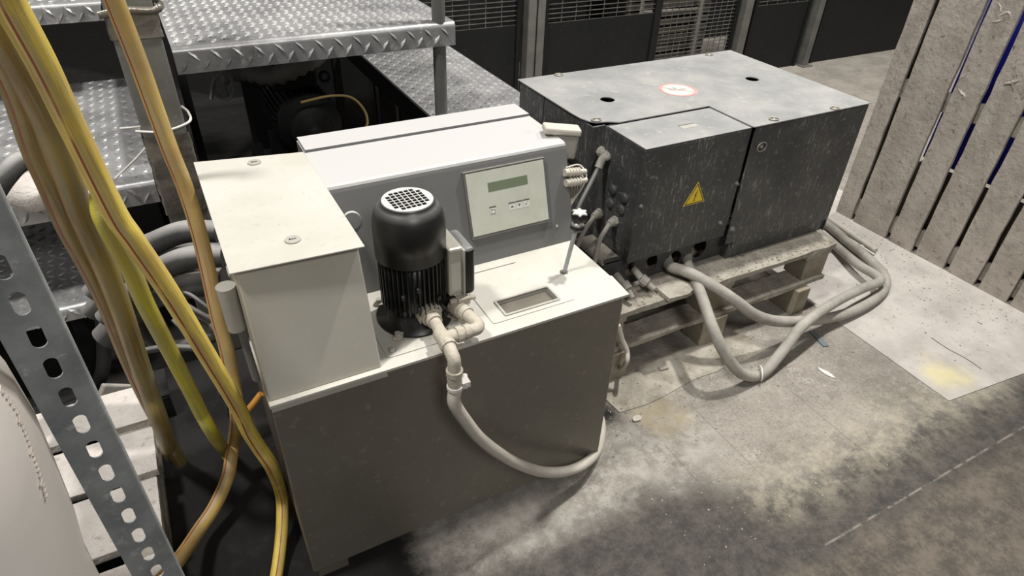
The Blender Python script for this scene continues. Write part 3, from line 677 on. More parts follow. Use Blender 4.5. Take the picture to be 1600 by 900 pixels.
# cable duct on the left flank
MB().tube([P(352, 447, y=1.28), P(371, 512, y=1.28)], .021, 20, flat=1).build('cable_conduit', M['recess'], t)
MB().tube([P(380, 508, y=1.29), P(405, 590, y=1.29)], .016, 12).build('cable_sleeve', M['darkduct'], t)
# outlet valve, right flank
b = MB().cyl((.93, 1.38, .40), (.985, 1.38, .40), .022).cyl((.965, 1.38, .40), (.965, 1.38, .30), .016).cyl((.965, 1.38, .33), (.965, 1.38, .30), .021)
b.build('drain_valve', M['dustbrass'], t)
hp = [P(966, 508, y=1.33), P(972, 530, y=1.32), P(980, 550, y=1.30), P(978, 568, y=1.28), P(965, 577, z=.02), P(945, 578, z=.015), P(925, 575, z=.015)]
tag(MB().tube(hp, .0085, 12).build('drain_hose', M['dustgrey_light']), 'thin dusty hose hanging beside the mossy pallet block right of the tank', 'hose')
b = MB().lathe(P(965, 478, y=1.34)-Vector((0, 0, .03)), [(0, 0), (.012, 0), (.016, .01), (.016, .045), (.010, .05), (.010, .075), (0, .075)], 16)
tag(b.build('hose_fitting', M['dustgrey_light']), 'dusty pipe fitting at the right edge of the tank above the thin hose', 'fitting')

# ------------------------------------------------------------ pump motor on the tank
mc = Vector((.405, 1.19, TZ))
t = thing('pump_motor', 'black upright electric motor with fan cover, flanged onto the steel tank', 'motor', mc)
MB().lathe(mc+Vector((0, 0, .0025)), [(0, 0), (.092, 0), (.092, .006), (.070, .008), (.062, .03), (0, .03)], 48).build('mounting_flange', M['fin'], t)
MB().sheet(rrect(.292, .505, 1.066, 1.315, .012), [], .0025, T(0, 0, TZ)).build('mounting_plate', M['steel_top'], t)
for a in (-2.35, -.62, 2.3, .75):
    q = mc+Vector((math.cos(a)*.098, math.sin(a)*.098, .0025))
    l = MB().box(-.03, .012, -.010, .010, 0, .007, T(*q) @ Matrix.Rotation(a, 4, 'Z')).build('mounting_lug', M['dustbrass'], t, .003)
    MB().cyl(q+Vector((0, 0, .007)), q+Vector((0, 0, .017)), .0075, n=6, smooth=False).build('bolt', M['recess'], l, .001)
for q in ((.309, 1.084), (.49, 1.30)):
    MB().cyl((q[0], q[1], TZ+.0025), (q[0], q[1], TZ+.011), .007, n=6, smooth=False).build('bolt', M['recess'], t, .001)
zb, zt_ = TZ+.03, .862
MB().lathe(mc, [(.0, .028), (.050, .03), (.060, .045), (.062, .055), (.062, zt_-TZ), (0, zt_-TZ)], 48).build('stator_housing', M['fin'], t)
b = MB()
for k in range(40):
    a = 2*PI*k/40
    b.box(.058, .0765, -.0014, .0014, zb+.022-TZ, zt_-TZ, T(*mc) @ Matrix.Rotation(a, 4, 'Z'))
b.build('cooling_fins', M['fin'], t)
b = MB()
for k, zz in ((-2.2, .78), (-2.2, .735), (-1.75, .80), (-1.75, .745), (-1.1, .76), (-.8, .70)):
    b.box(.070, .083, -.005, .005, zz-.006-TZ, zz+.006-TZ, T(*mc) @ Matrix.Rotation(k, 4, 'Z'))
b.build('casting_bosses', M['fin'], t, .003)
z1 = .988-TZ
fc = MB().lathe(mc, [(.0775, .855-TZ), (.0805, .855-TZ), (.0810, .93-TZ), (.0790, .948-TZ), (.073, .966-TZ), (.064, .978-TZ), (.057, .984-TZ), (.057, z1), (.050, z1), (.050, z1-.012)], 56).build('fan_cover', M['fan'], t)
hs = []
s_w = .0118
for i in range(-5, 6):
    for j in range(-5, 6):
        x_, y_ = i*s_w, j*s_w
        if (abs(x_)+.004)**2+(abs(y_)+.004)**2 < .0495**2: hs.append(rect(x_-.0050, x_+.0050, y_-.0050, y_+.0050))
MB().sheet(circ(0, 0, .0555, 48), hs, .002, T(mc.x, mc.y, .9865) @ Matrix.Rotation(.05, 4, 'Z')).build('fan_grille', M['grille'], t)
MB().lathe((mc.x, mc.y, .945), [(0, 0), (.05, 0), (.05, .006), (0, .006)], 24).build('fan_disc', M['black'], t)
# terminal box
tb = MB().box(.472, .508, 1.132, 1.222, .742, .872).build('terminal_box', M['steel_front'], t, .006)
MB().box(.508, .538, 1.126, 1.228, .738, .866).build('terminal_lid', M['fan'], t, .011, 3)
MB().box(.505, .511, 1.123, 1.231, .735, .869).build('lid_seal', M['recess'], t, .003)
MB().sheet(rect(.478, .502, .757, .835), [], .001, front(0, 1.132, 0)).build('rating_plate', M['plate'], t)

# ------------------------------------------------------------ dust caked pump pipework
hz = .712
def union(b, a, c, r):
    a = Vector(a); c = Vector(c); d = c-a; L_ = d.length; u = d.normalized()
    b.cyl(a, a+u*L_*.30, r*1.35, n=8, smooth=False); b.cyl(a+u*L_*.30, a+u*L_*.62, r*1.0, n=18); b.cyl(a+u*L_*.62, c, r*1.22, n=18)
t = thing('pump_pipework', 'dust caked brass pipe tee and elbows in front of the motor base', 'pipework', (.43, 1.05, TZ))
A = Vector((.420, 1.130, hz)); C_ = Vector((.414, 1.024, hz))
MB().cyl(A+Vector((-.006, .03, .010)), A+Vector((0, -.006, 0)), .033, n=8, smooth=False).build('large_union_nut', M['dustbrass'], t, .004)
MB().cyl(A+Vector((0, -.002, 0)), A+Vector((0, -.016, 0)), .0245, n=24).cyl(A+Vector((0, -.012, 0)), A+Vector((0, -.034, 0)), .0185, n=24).cyl(A+Vector((0, -.030, 0)), C_, .0140, n=24).build('straight_pipe', M['dustbrass'], t, .002)
tj = C_+Vector((0, .010, 0))
b = MB().cyl(tj+Vector((0, .022, 0)), tj-Vector((0, .026, 0)), .0172).cyl(tj-Vector((0, .02, 0)), tj-Vector((0, .034, 0)), .0195, n=10, smooth=False).cyl(tj+Vector((.0, .0, 0)), tj+Vector((.034, .0, 0)), .0155)
b.build('tee_joint', M['dustbrass'], t, .002)
E1 = Vector((.411, .978, hz-.002))
MB().tube([tj-Vector((0, .032, 0)), E1+Vector((0, .006, .001)), E1+Vector((0, -.007, -.006)), E1+Vector((0, -.009, -.022)), E1+Vector((0, -.009, -.040))], .0150, 18, 5).build('front_elbow', M['dustbrass'], t)
yy = E1.y-.009
b = MB(); zz = E1.z-.036
for r_, h_ in ((.0190, .014), (.0150, .008), (.0170, .016), (.0135, .012)):
    b.cyl((E1.x, yy, zz), (E1.x, yy, zz-h_), r_, n=24); zz -= h_
b.build('hose_coupling', M['dustbrass'], t)
ZC = zz
b = MB().lathe((E1.x, yy, zz-.006), [(.0155, 0), (.0185, 0), (.0185, .010), (.0155, .010), (.0155, 0)], 28).lathe((E1.x, yy, zz+.016), [(.0145, 0), (.0165, 0), (.0165, .005), (.0145, .005)], 28)
b.cyl((E1.x+.020, yy-.012, zz), (E1.x+.034, yy+.022, zz), .007).box(E1.x+.014, E1.x+.034, yy-.012, yy+.008, zz-.006, zz+.010)
b.build('hose_clamp', M['tie'], t, .001)
# branch to the right and back under the terminal box
q = tj+Vector((.031, 0, 0))
b = MB().cyl(q, q+Vector((.014, 0, 0)), .0195, n=10, smooth=False).cyl(q+Vector((.012, 0, 0)), q+Vector((.022, 0, 0)), .0150).cyl(q+Vector((.020, 0, 0)), q+Vector((.034, 0, 0)), .0175, n=20)
b.build('branch_union', M['dustbrass'], t, .002)
k_ = q+Vector((.031, 0, 0))
b = MB().tube([k_, k_+Vector((.020, 0, 0)), k_+Vector((.029, .012, 0)), k_+Vector((.026, .034, 0)), k_+Vector((.022, .060, 0))], .0150, 18, 6)
b.build('branch_elbow', M['dustbrass'], t)
k2 = k_+Vector((.023, .056, 0))
b = MB().cyl(k2, k2+Vector((-.004, .020, 0)), .0180).cyl(k2+Vector((-.004, .018, 0)), k2+Vector((-.012, .050, 0)), .0205)
b.cyl(k2+Vector((-.028, .036, .022)), k2+Vector((.034, .030, .022)), .006).box(k2.x-.012, k2.x+.018, k2.y+.022, k2.y+.046, k2.z+.012, k2.z+.030)
b.build('branch_clamp', M['dustbrass'], t, .001)
MB().tube([k2+Vector((-.010, .045, 0)), k2+Vector((-.022, .085, .0)), k2+Vector((-.05, .12, .0))], .0170, 18).build('return_pipe', M['dark'], t)
# suction hose hanging in front of the tank
hp = [(E1.x, yy, ZC+.010), (E1.x, yy, ZC-.012), P(710, 630, y=.965), P(727, 657, y=.965), P(749, 684, y=.965), P(778, 707, y=.968), P(810, 725, y=.972), P(847, 737, y=.98), P(885, 736, y=.99), P(914, 724, y=1.01), P(932, 705, y=1.06), P(939, 680, y=1.13), P(939, 655, y=1.20), P(934, 636, y=1.27), (.962, 1.33, .06), (.950, 1.40, .09), (.915, 1.43, .11)]
tag(MB().tube(hp, .0155, 20, 10).build('suction_hose', M['dustgrey_light']), 'pale dusty hose looping from the pipework down across the tank front', 'hose')

# ------------------------------------------------------------ dipstick with star knob
t = thing('dipstick_valve', 'thin rod with a black star knob standing in the tank top', 'valve', (.833, 1.191, TZ))
a = Vector((.833, 1.191, TZ)); c = Vector((.862, 1.191, .835))
MB().cyl(a, c, .0058, n=12).build('rod', M['galv'], t)
b = MB().lathe((c.x-.002, c.y, .800), [(0, 0), (.016, 0), (.019, .004), (.019, .014), (.014, .018), (.012, .022), (0, .022)], 24)
b.build('collar', M['knob'], t)
b = MB(); n = 48; vs = []
for z_, s0 in ((.826, .8), (.832, 1.0), (.846, 1.0), (.852, .82), (.854, .0)):
    for k in range(n):
        a_ = 2*PI*k/n; r_ = (.0195+.0042*math.cos(6*a_))*s0; vs.append((c.x+r_*math.cos(a_), c.y+r_*math.sin(a_), z_))
b.add(vs, [(j*n+k, j*n+(k+1) % n, (j+1)*n+(k+1) % n, (j+1)*n+k) for j in range(4) for k in range(n)], True)
b.add(vs[:n], [tuple(range(n))[::-1]])
b.build('star_knob', M['knob'], t)
MB().sheet(circ(a.x-.002, a.y, .012, 6), [], .0015, T(0, 0, TZ)).build('knob_shadow', M['ink'], t)  # dark hexagon painted as the knob's shadow at the rod foot

# ------------------------------------------------------------ black cabinet on the pallet
BZ = .29; BT = .843
t = thing('black_cabinet', 'black dust streaked hydraulic cabinet standing on the wooden pallet', 'cabinet', (1.78, 1.8, BZ))
MB().box(1.30, 2.30, 1.70, 2.15, .30, .62).build('inner_block', M['black'], t)
MB().box(1.236, 1.240, 2.008, 2.190, BZ, BT-.006).build('rear_side_panel', M['black_box'], t)
MB().box(1.236, 1.240, 1.692, 2.002, BZ, BT-.006).build('front_side_panel', M['black_box'], t)
MB().box(1.240, 2.33, 2.186, 2.190, BZ, BT-.006).build('back_panel', M['black_box'], t)
MB().box(2.328, 2.332, 1.456, 2.190, BZ, BT-.006).build('right_side_panel', M['black_box'], t)
MB().box(1.236, 1.290, 1.686, 1.692, BZ, BT-.006).build('notch_panel', M['black_box'], t, .004)
fp = MB().sheet([(1.750, .372), (1.792, .372), (1.792, .345), (2.331, .345), (2.331, .837), (1.750, .837)], [], .006, front(0, 1.460, 0)).build('front_panel', M['black_box'], t, .002)
MB().box(1.796, 2.326, 1.466, 1.472, BZ, .355).build('kick_panel', M['black_box'], t, .001)
b = MB().sheet([(1.215, .290), (1.79, .290), (1.79, .420), (1.215, .420)], [circ(1.345, .345, .028, 20, .034), circ(1.435, .350, .028, 20, .034), circ(1.545, .335, .034, 20, .036), circ(1.665, .350, .036, 20, .040)], .004, front(0, 1.504, 0))
b.build('hose_port_panel', M['black_box'], t)
MB().box(1.215, 1.219, 1.505, 1.69, BZ, .405).build('port_side_panel', M['black_box'], t)
MB().box(1.205, 1.287, 1.500, 1.69, .400, .407).build('base_tray', M['dustgrey'], t, .001)
MB().box(1.207, 1.286, 1.505, 1.68, .407, .413).build('tray_dust', M['wood_dusty'], t, .003)
# service compartment
MB().box(1.784, 1.796, 1.466, 1.504, BZ, .42).build('corner_post', M['black_box'], t)
MB().box(1.289, 1.742, 1.4665, 1.69, .405, .46).build('compartment_base', M['black_box'], t, .002)
sv = MB().box(1.287, 1.744, 1.462, 1.69, .45, BT-.008).build('service_compartment', M['black_box'], t, .006, 3)
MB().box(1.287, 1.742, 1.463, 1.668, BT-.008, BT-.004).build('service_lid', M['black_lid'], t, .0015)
MB().sheet(rect(1.508, 1.575, 1.545, 1.572), [], .0008, T(0, 0, BT-.004)).build('lid_slot', M['recess'], sv)
MB().sheet(rect(1.508, 1.578, 1.570, 1.575), [], .0010, T(0, 0, BT-.0038)).build('slot_shadow_gap', M['ink'], sv)
for q in ((1.305, .633), (1.733, .629), (1.70, .475)):
    MB().lathe((q[0], 1.462, q[1]), [(0, .010), (.005, .010), (.007, .004), (.010, 0)], 16, (0, -1, 0), False).build('panel_screw', M['frame'], sv)
s3 = MB().lathe((1.765, 1.454, .435), [(0, .012), (.007, .012), (.011, .005), (.015, 0)], 16, (0, -1, 0), False).build('latch_bolt', M['frame'], t)
# lid
lid = [(1.229, 2.198), (1.229, 1.80), (1.232, 1.755), (1.243, 1.72), (1.262, 1.700), (1.30, 1.692), (1.335, 1.672), (1.370, 1.672), (1.733, 1.672), (1.736, 1.456), (1.745, 1.452), (2.336, 1.452), (2.336, 2.198)]
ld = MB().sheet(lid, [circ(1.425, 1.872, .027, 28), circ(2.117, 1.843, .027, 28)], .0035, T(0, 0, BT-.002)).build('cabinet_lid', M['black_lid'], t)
# round "do not step" emblem
em = MB().sheet(circ(1.741, 1.855, .073, 48), [circ(1.741, 1.855, .061, 48)], .0006, T(0, 0, BT+.0015)).build('emblem_ring', M['red'], ld)
MB().sheet(circ(1.741, 1.855, .061, 48), [], .0004, T(0, 0, BT+.0015)).build('emblem_field', M['cream'], ld)
b = MB()
E_ = T(1.741, 1.855, BT+.0019)
b.sheet([(-.030, .020), (-.012, .014), (.002, .004), (.014, .008), (.036, .002), (.038, -.008), (.018, -.010), (.004, -.014), (-.006, -.006), (-.022, .000), (-.036, .008)], [], .0004, E_)
b.sheet([(-.010, .028), (.004, .030), (.008, .012), (-.004, .010)], [], .0005, E_)
b.sheet(rect(-.060, .060, -.0035, .0035), [], .0006, E_ @ Matrix.Rotation(-.80, 4, 'Z'))
b.build('emblem_figure', M['faded'], ld)
# lifting rings / quarter turn latches
def ringo(x, y, z, mxr, r=.017):
    b = MB(); n = 28
    pts = [mxr @ Vector((r*math.cos(2*PI*k/n), r*.8*math.sin(2*PI*k/n), .003)) for k in range(n+1)]
    b.tube([T(x, y, z) @ p for p in pts], .0022, 8, 1, cap=False); b.lathe((x, y, z), [(0, .004), (.006, .004), (.007, 0)], 14, mxr.to_3x3() @ Vector((0, 0, 1)))
    return b
I4 = Matrix.Identity(4)
for q in ((1.405, 2.180), (2.185, 2.172), (1.270, 1.716), (1.853, 1.476), (2.150, 1.464)):
    ringo(q[0], q[1], BT+.0015, I4).build('lid_latch', M['ring'], ld)
ringo(1.800, 1.454, .762, FRONT, .021).build('door_ring', M['ring'], t)
# high voltage triangle
c = Vector((1.543, 1.462, .618))
def tri(s, o=(0, 0)): return [(o[0]-s*.5, o[1]-s*.29), (o[0]+s*.5, o[1]-s*.29), (o[0], o[1]+s*.58)]
w_ = MB().sheet(tri(.098), [], .0008, front(c.x, 1.462, c.z)).build('warning_sign', M['yellow'], sv)
MB().sheet(tri(.090), [tri(.077)], .0004, front(c.x, 1.4612, c.z)).build('sign_border', M['ink'], t)
MB().sheet([(.003, .024), (-.006, .003), (-.0012, .004), (-.0045, -.011), (-.0075, -.0095), (-.0045, -.019), (.0015, -.0125), (-.0018, -.0118), (.0052, .0075), (.0005, .0068), (.0055, .024)], [], .0004, front(c.x, 1.4612, c.z)).build('sign_bolt', M['ink'], t)
# left flank: glands, blank plugs
for px, py in ((958, 296), (976, 309), (954, 317), (971, 327)):
    q = P(px, py, x=1.287); MB().lathe(q, [(0, .010), (.015, .010), (.019, .006), (.019, 0)], 18, (-1, 0, 0)).build('blank_plug', M['black_box'], sv)
for i, (px, py, c1, c2) in enumerate(((938, 333, (912, 362), (897, 400)), (962, 345, (936, 378), (928, 415)))):
    q = P(px, py, x=1.287)
    gl = MB().cyl(q, q+Vector((-.012, 0, 0)), .019, n=6, smooth=False).cyl(q+Vector((-.012, 0, 0)), q+Vector((-.034, -.006, -.004)), .016, .013, n=16).build('cable_gland', M['dustgrey'], sv, .001)
    a = q+Vector((-.030, -.005, -.003))
    o = MB().tube([a, a+Vector((-.025, -.015, -.010)), P(*c1, x=1.19), P(*c2, x=1.17), P(c2[0]-5, c2[1]+50, x=1.16)], .0085, 14).build('grey_cable', M['dustgrey'])
    tag(o, 'grey cable from the rear gland on the cabinet flank' if i == 0 else 'grey cable from the front gland on the cabinet flank, nearest the warning sign', 'cable')
# elbow pipe on the notch panel
q = P(938, 236, y=1.685)
t2 = thing('elbow_pipe', 'thin grey green pipe with dusty elbow fitting at the cabinet corner', 'pipe', q)
MB().lathe(q, [(0, 0), (.020, 0), (.020, .012), (.014, .014), (.014, .030), (0, .030)], 8, (0, -1, 0)).build('fitting_nut', M['dustgrey'], t2, .002)
e0 = q+Vector((0, -.028, 0)); e1 = P(942, 247, y=1.650); e2 = P(935, 262, y=1.645)
MB().tube([e0, (e0+e1)/2+Vector((.008, -.01, .0)), e1, e2], .014, 14, 5).build('elbow', M['dustgrey'], t2)
MB().tube([e2, P(920, 292, y=1.62), P(905, 322, y=1.60), P(893, 352, y=1.58), P(885, 400, y=1.56)], .0085, 14).build('pipe_run', M['pole'], t2)
# connector and cable loom on the console flank
q = P(872, 210, x=.955)
t2 = thing('plug_connector', 'dusty rectangular plug connector on the right flank of the grey console', 'connector', (q.x, q.y, .85))
MB().box(-.045, .062, -.03, .02, -.004, .016, T(*P(872, 204, x=.96)) @ Matrix.Rotation(-.35, 4, 'Z') @ Matrix.Rotation(.10, 4, 'Y')).build('connector_cap', M['dustgrey_light'], t2, .006)
MB().box(-.02, .058, -.025, .018, -.075, -.004, T(*P(872, 204, x=.96)) @ Matrix.Rotation(-.35, 4, 'Z') @ Matrix.Rotation(.10, 4, 'Y')).build('connector_hood', M['dustgrey'], t2, .006)
MB().tube([P(880, 240, x=.98), P(895, 250, x=1.02), P(905, 262, x=1.05)], .014, 12).build('cable_boot', M['dark'], t2)
for i, (a, b_, lab) in enumerate((((882, 270), (915, 268), 'upper white dusty cable gland poking out right of the console'), ((884, 286), (916, 281), 'lower white dusty cable gland poking out right of the console'))):
    p0, p1 = P(*a, x=.93), P(*b_, x=1.00); u = (p1-p0)
    b = MB().cyl(p0, p0+u*.7, .011, n=14)
    for k in range(4): b.cyl(p0+u*(.2+.14*k), p0+u*(.26+.14*k), .0135, n=14)
    b.cyl(p0+u*.72, p1, .008)
    tag(b.build('cable_gland', M['dustgrey_light'], None), lab, 'cable gland')
b = MB()
for k in range(7):
    b.tube([P(884, 262+5*k, x=.94), P(905-2*k, 258+6*k, x=.99), P(916-5*k, 275+8*k, x=1.0), P(905-4*k, 300+6*k, x=.98), P(886, 318+4*k, x=.95)], .0028, 7)
tag(b.build('wire_loom', M['dustgrey_light']), 'loops of thin dusty wires between the console and the cabinet', 'wires', kind='stuff')

# ------------------------------------------------------------ pallet under the cabinet
t = thing('cabinet_pallet', 'dusty wooden pallet carrying the black cabinet', 'pallet', (1.78, 1.75, 0))
x0, x1 = 1.09, 2.30
zt_ = .29
def board(x0, x1, y0, y1, z0, z1, name, mm, seed):
    rr = random.Random(seed); b = MB(); n = 18; vs = []
    for i in range(n+1):
        x = x0+(x1-x0)*i/n; w1 = rr.uniform(-.003, .003)
        for yy, zz in ((y0+w1, z0), (y1-w1, z0), (y1+w1, z1), (y0+rr.uniform(-.004, .003), z1+rr.uniform(-.0015, .0))): vs.append((x, yy, zz))
    fs = [(i*4+j, i*4+(j+1) % 4, i*4+4+(j+1) % 4, i*4+4+j) for i in range(n) for j in range(4)]+[(0, 3, 2, 1), (n*4, n*4+1, n*4+2, n*4+3)]
    b.add(vs, [f[::-1] for f in fs]); return b.build(name, mm, t, .0015)
for k, (y0, y1) in enumerate(((1.355, 1.500), (1.56, 1.65), (1.70, 1.80), (1.88, 1.98), (2.055, 2.155))):
    board(x0, x1, y0, y1, .266, zt_, 'deck_board', M['wood_dusty'], k)
for k, xx in enumerate((x0, 1.60, 2.140)):
    MB().box(xx, xx+.145, 1.36, 2.155, .244, .266).build('stringer_board', M['wood_dusty'], t, .001)
    for y0 in (1.362, 1.72, 2.06): MB().box(xx+.01, xx+.14, y0, y0+.095, .144, .244).build('block', M['wood_raw'], t, .003)
for k, (y0, y1) in enumerate(((1.345, 1.445), (1.71, 1.81), (2.055, 2.15))):
    board(x0, x1-.02, y0, y1, .122, .144, 'bottom_board', M['wood_dusty'], 20+k)
for i, (xx, lab) in enumerate(((1.11, 'mossy wooden block under the left end of the cabinet pallet, beside the tank'), (1.61, 'brown wooden block under the middle of the cabinet pallet'), (2.105, 'brown wooden block under the right end of the cabinet pallet'))):
    o = MB().box(xx, xx+(.145, .12, .075)[i], 1.322 if i == 2 else 1.335, 1.44, 0, .122).build('support_block', M['wood_raw'], bevel=.004)
    tag(o, lab, 'wooden block', 'blocks under the cabinet pallet')
    o = MB().box(xx, xx+.14, 1.95, 2.09, 0, .122).build('support_block', M['wood_raw'], bevel=.004)
    tag(o, ('left', 'middle', 'right')[i]+' one of the rear wooden blocks under the far side of the cabinet pallet', 'wooden block', 'blocks under the cabinet pallet')
# dust heap, flat brush-like board and stubs on the pallet front
o = MB().sheet([(1.395, 1.335)]+[(1.465+.050*math.cos(a), 1.372+.050*math.sin(a)*(1 if a > 0 else .9)) for a in [-1.5+3.0*k/14 for k in range(15)]]+[(1.395, 1.42)], [], .016, T(.0, 0, .292)).build('wood_offcut', M['wood_dusty'], bevel=.006)
tag(o, 'dusty rounded offcut lying over the pallet edge below the warning sign', 'offcut')
for i, (px, py, qx, qy, lab) in enumerate(((975, 445, 988, 465, 'left dusty pipe stub below the cabinet, nearest the tank'), (1003, 436, 1021, 451, 'right dusty pipe stub below the cabinet, left of the rounded offcut'))):
    a = P(px, py, z=.345); c = P(qx, qy, z=.318)
    b = MB().cyl(a+Vector((0, .05, .012)), a, .013).cyl(a+(c-a)*-.1, a+(c-a)*.4, .021, n=8, smooth=False).cyl(a+(c-a)*.35, c, .012, .010)
    b.cyl(c, c+(c-a)*.04, .0115)
    t3 = thing('pipe_stub', lab, 'pipe stub', a); b.build('nipple', M['dustgrey'], t3, .001)
    MB().cyl(a+Vector((-.03, 0, -.012)), a+Vector((.02, 0, -.012)), .008).build('lever', M['dustgrey'], t3)

# ------------------------------------------------------------ thick dusty hydraulic hoses
h1 = [(1.545, 1.56, .340), P(1046, 415, y=1.485), P(1068, 423, z=.332), P(1090, 433, z=.322), P(1127, 455, z=.29), P(1152, 472, z=.25), P(1180, 492, z=.19), P(1215, 502, z=.135), P(1265, 501, z=.075), P(1315, 492, z=.04), P(1357, 474, z=.026), P(1381, 452, z=.026), P(1381, 430, z=.026), P(1358, 405, z=.026), P(1327, 380, z=.026), P(1295, 353, z=.026), P(1262, 332, z=.026), P(1220, 310, z=.026)]
tag(MB().tube(h1, .0215, 20, 8).build('hydraulic_hose', M['dustgrey']), 'thick dusty hose from the cabinet base sweeping right, passing under the looped hose', 'hose', 'thick hydraulic hoses')
h2 = [(1.665, 1.56, .345), P(1073, 408, y=1.49), P(1084, 432, z=.305), P(1096, 462, z=.285), P(1112, 508, z=.25), P(1131, 549, z=.175), P(1154, 580, z=.08), P(1178, 588, z=.024), P(1198, 578, z=.026), P(1228, 542, z=.07), P(1256, 507, z=.125), P(1302, 474, z=.115), P(1345, 452, z=.09), P(1374, 440, z=.075), P(1368, 430, z=.07), P(1340, 413, z=.055), P(1310, 388, z=.035), P(1284, 368, z=.026), P(1240, 345, z=.026)]
tag(MB().tube(h2, .0205, 20, 8).build('hydraulic_hose', M['dustgrey']), 'thick dusty hose dropping from the cabinet base in a loop, white tie at its bend', 'hose', 'thick hydraulic hoses')
b = MB(); c = P(1186, 583, z=.03)
mxr = T(*c) @ Matrix.Rotation(.9, 4, 'Z') @ Matrix.Rotation(PI/2, 4, 'X')
b.tube([mxr @ Vector((.030*math.cos(k*.35), .024*math.sin(k*.35), .0008*k)) for k in range(19)]+[mxr @ Vector((.045, -.02, .01))], .003, 8, 2)
tag(b.build('cable_tie', M['tie']), 'white tie around the bottom bend of the looped thick hose', 'cable tie')

# ------------------------------------------------------------ plank wall (large pallet on edge), right
XW = 3.05
t = thing('plank_wall', 'tall barrier of upright cement coated planks at the right', 'plank wall', (XW, 1.2, 0))
ys = [1.875, 1.770, 1.560, 1.415, 1.250, 1.100, .955, .80, .65]
for k in range(len(ys)-1):
    y1 = ys[k]-(.012 if k else 0); y0 = ys[k+1]+.012
    rr = random.Random(40+k); b = MB(); n = 24; vs = []
    zb = (.0, .0, .0, -.0, .0, .0, .0, .0)[k]+.004; zt2 = 1.62+rr.uniform(-.03, .03); off = rr.uniform(-.004, .004)
    for i in range(n+1):
        z = zb+(zt2-zb)*i/n; w1, w2 = rr.uniform(-.0022, .0022), rr.uniform(-.0022, .0022)
        for xx, yy in ((XW+off, y0+w1), (XW+off, y1+w2), (XW+.016+off, y1+w2), (XW+.016+off, y0+w1)): vs.append((xx, yy, z))
    fs = [(i*4+j, i*4+(j+1) % 4, i*4+4+(j+1) % 4, i*4+4+j) for i in range(n) for j in range(4)]+[(0, 3, 2, 1), (n*4, n*4+1, n*4+2, n*4+3)]
    b.add(vs, fs); b.build('plank', M['wood'], t)
for z0, z1 in ((.03, .12), (.66, .745), (1.30, 1.39)):
    MB().box(XW+.022, XW+.045, .655, 1.86, z0, z1).build('rail', M['wood_dusty'], t, .002)
b = MB(); rr = random.Random(5)
for k in range(15):        # hardened runs of cement near the top
    y = rr.uniform(1.28, 1.54); z = rr.uniform(.74, 1.10)
    if min(abs(y-q) for q in ys) < .03: continue
    n = rr.randint(4, 8); pts = [(XW-.003, y, z)]; a = rr.uniform(0, 6)
    for i in range(n):
        a += rr.uniform(-.9, .9); pts.append((XW-.003, pts[-1][1]+.009*math.cos(a), pts[-1][2]+.009*math.sin(a)))
    if min(abs(p[1]-q) for q in ys for p in pts) < .014: continue
    b.tube(pts, lambda q, s=rr.uniform(.003, .006): s*(.5+math.sin(q*PI)*.6), 7, 3)
tag(b.build('cement_drips', M['wood'], t), kind='stuff')
tag(MB().box(XW+.075, XW+.5, .70, 1.60, .42, 1.15).build('blue_crate', M['blue'], bevel=.01), 'blue plastic crate behind the plank wall, seen through its gaps', 'crate')
tag(MB().box(XW+.06, XW+.095, .68, 1.60, 0, .40).build('brown_board', M['brown']), 'brown board leaning low behind the plank wall, seen through the gaps', 'board')
tag(MB().box(XW+.06, XW+.095, 1.66, 1.86, 0, 1.5).build('brown_board', M['brown']), 'upright brown board behind the leftmost gap of the plank wall', 'board')

# ------------------------------------------------------------ odds and ends on the floor at right
a = P(1292, 340, z=.02); c = P(1368, 392, z=.02)
tag(MB().cyl(a+(a-c)*.4, c, .013).build('steel_pipe', M['dustgrey_light']), 'dusty pipe lying at the foot of the plank wall beside the cabinet', 'pipe')
a = P(1295, 352, z=.012); c = P(1366, 398, z=.012)
d = (c-a).normalized(); n_ = Vector((-d.y, d.x, 0))
b = MB().tube([a+(a-c)*.3, c], .006, 4, cap=True)
tag(b.build('thin_strip', M['tie']), 'thin pale strip lying next to the dusty pipe', 'strip')
a = P(1318, 378, z=.012); c = P(1365, 388, z=.012)
tag(MB().tube([a, c], .007, 4).build('wood_strip', M['dustgrey']), 'short grey strip on the floor between the hoses and the dusty pipe', 'strip')
def chip(px, py, lx, ly, rot, mm, name, lab, zt=.003, z=.001, seed=1):
    rr = random.Random(seed); c = P(px, py, z=0)
    o = [(lx*math.cos(2*PI*k/9)*rr.uniform(.75, 1.1), ly*math.sin(2*PI*k/9)*rr.uniform(.75, 1.1)) for k in range(9)]
    tag(MB().sheet(o, [], zt, T(c.x, c.y, z) @ Matrix.Rotation(rot, 4, 'Z')).build(name, mm), lab, 'scrap')
c = P(1279, 530, z=0)
tag(MB().box(-.012, .012, -.048, .048, 0, .004, T(c.x, c.y, .001) @ Matrix.Rotation(-.25, 4, 'Z')).build('plastic_strip', M['bluegrey']), 'small blue grey plastic strip on the floor below the crossing hoses', 'scrap')
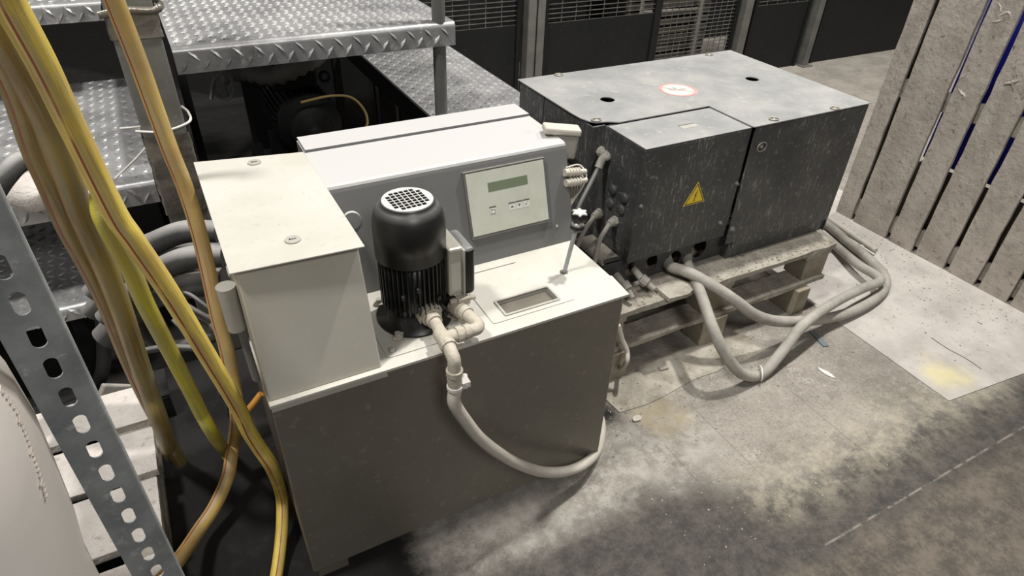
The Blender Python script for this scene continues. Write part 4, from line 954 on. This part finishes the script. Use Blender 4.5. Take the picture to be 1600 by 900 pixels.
chip(1290, 583, .010, .036, .15, M['tie'], 'white_scrap', 'torn white scrap on the floor right of the looped hose', seed=2)
tag(MB().box(-.018, .018, -.010, .010, 0, .012, T(*P(1036, 577, z=0)) @ Matrix.Rotation(-.1, 4, 'Z')).build('wood_chip', M['wood_dusty'], bevel=.003), 'small wood chip on the cardboard under the looped hose', 'scrap')
chip(995, 655, .020, .013, .3, M['dustgrey_light'], 'folded_scrap', 'crumpled beige scrap on the floor right of the tank', .006, seed=4)
chip(1360, 470, .012, .006, .9, M['dustgrey'], 'small_flake', 'grey flake beside the right bend of the hoses', .004, .005, 6)
b = MB(); rr = random.Random(11)
def crumb(x, y, z, s):
    a = rr.uniform(0, 6); b.box(-s, s, -s*rr.uniform(.4, 1), s*rr.uniform(.4, 1), 0, s*rr.uniform(.5, 1.2), T(x, y, z) @ Matrix.Rotation(a, 4, 'Z'))
for k in range(480):
    x = rr.uniform(.95, 2.24); y = rr.gauss(1.24, .13) if k % 2 else rr.uniform(.6, 1.33)
    if y > 1.34: y = 1.3
    crumb(x, y, 0.0028 if y > 1.19 and x < 1.8 else 0, rr.choice((.0010, .0014, .002, .003)))
for k in range(420):
    x = 3.02-abs(rr.gauss(0, .28))
    if x > 2.3: crumb(x, rr.uniform(.80, 2.0), .004, rr.choice((.0012, .0015, .002, .003)))
tag(b.build('floor_crumbs', M['wood_dusty']), 'scattered crumbs of dried cement on the floor', 'debris', kind='stuff')
b = MB()
for k in range(420):
    x = rr.uniform(1.25, 2.29)
    crumb(x, rr.uniform(1.36, 1.447), .289, rr.choice((.0015, .002, .003, .004)))
tag(b.build('pallet_debris', M['wood_dusty']), 'dust crumbs and debris lying on the front deck board of the cabinet pallet', 'debris', kind='stuff')
c = P(395, 628, y=1.15)
tag(MB().tube([P(388, 640, y=1.3), P(398, 628, y=1.3), P(408, 615, y=1.3)], .008, 10).build('cable_sleeve', M['orange']), 'short orange sleeve on a cable at the lower left corner of the steel box', 'sleeve')
for m_ in bpy.data.materials:
    if '_' in m_.keys(): del m_['_']
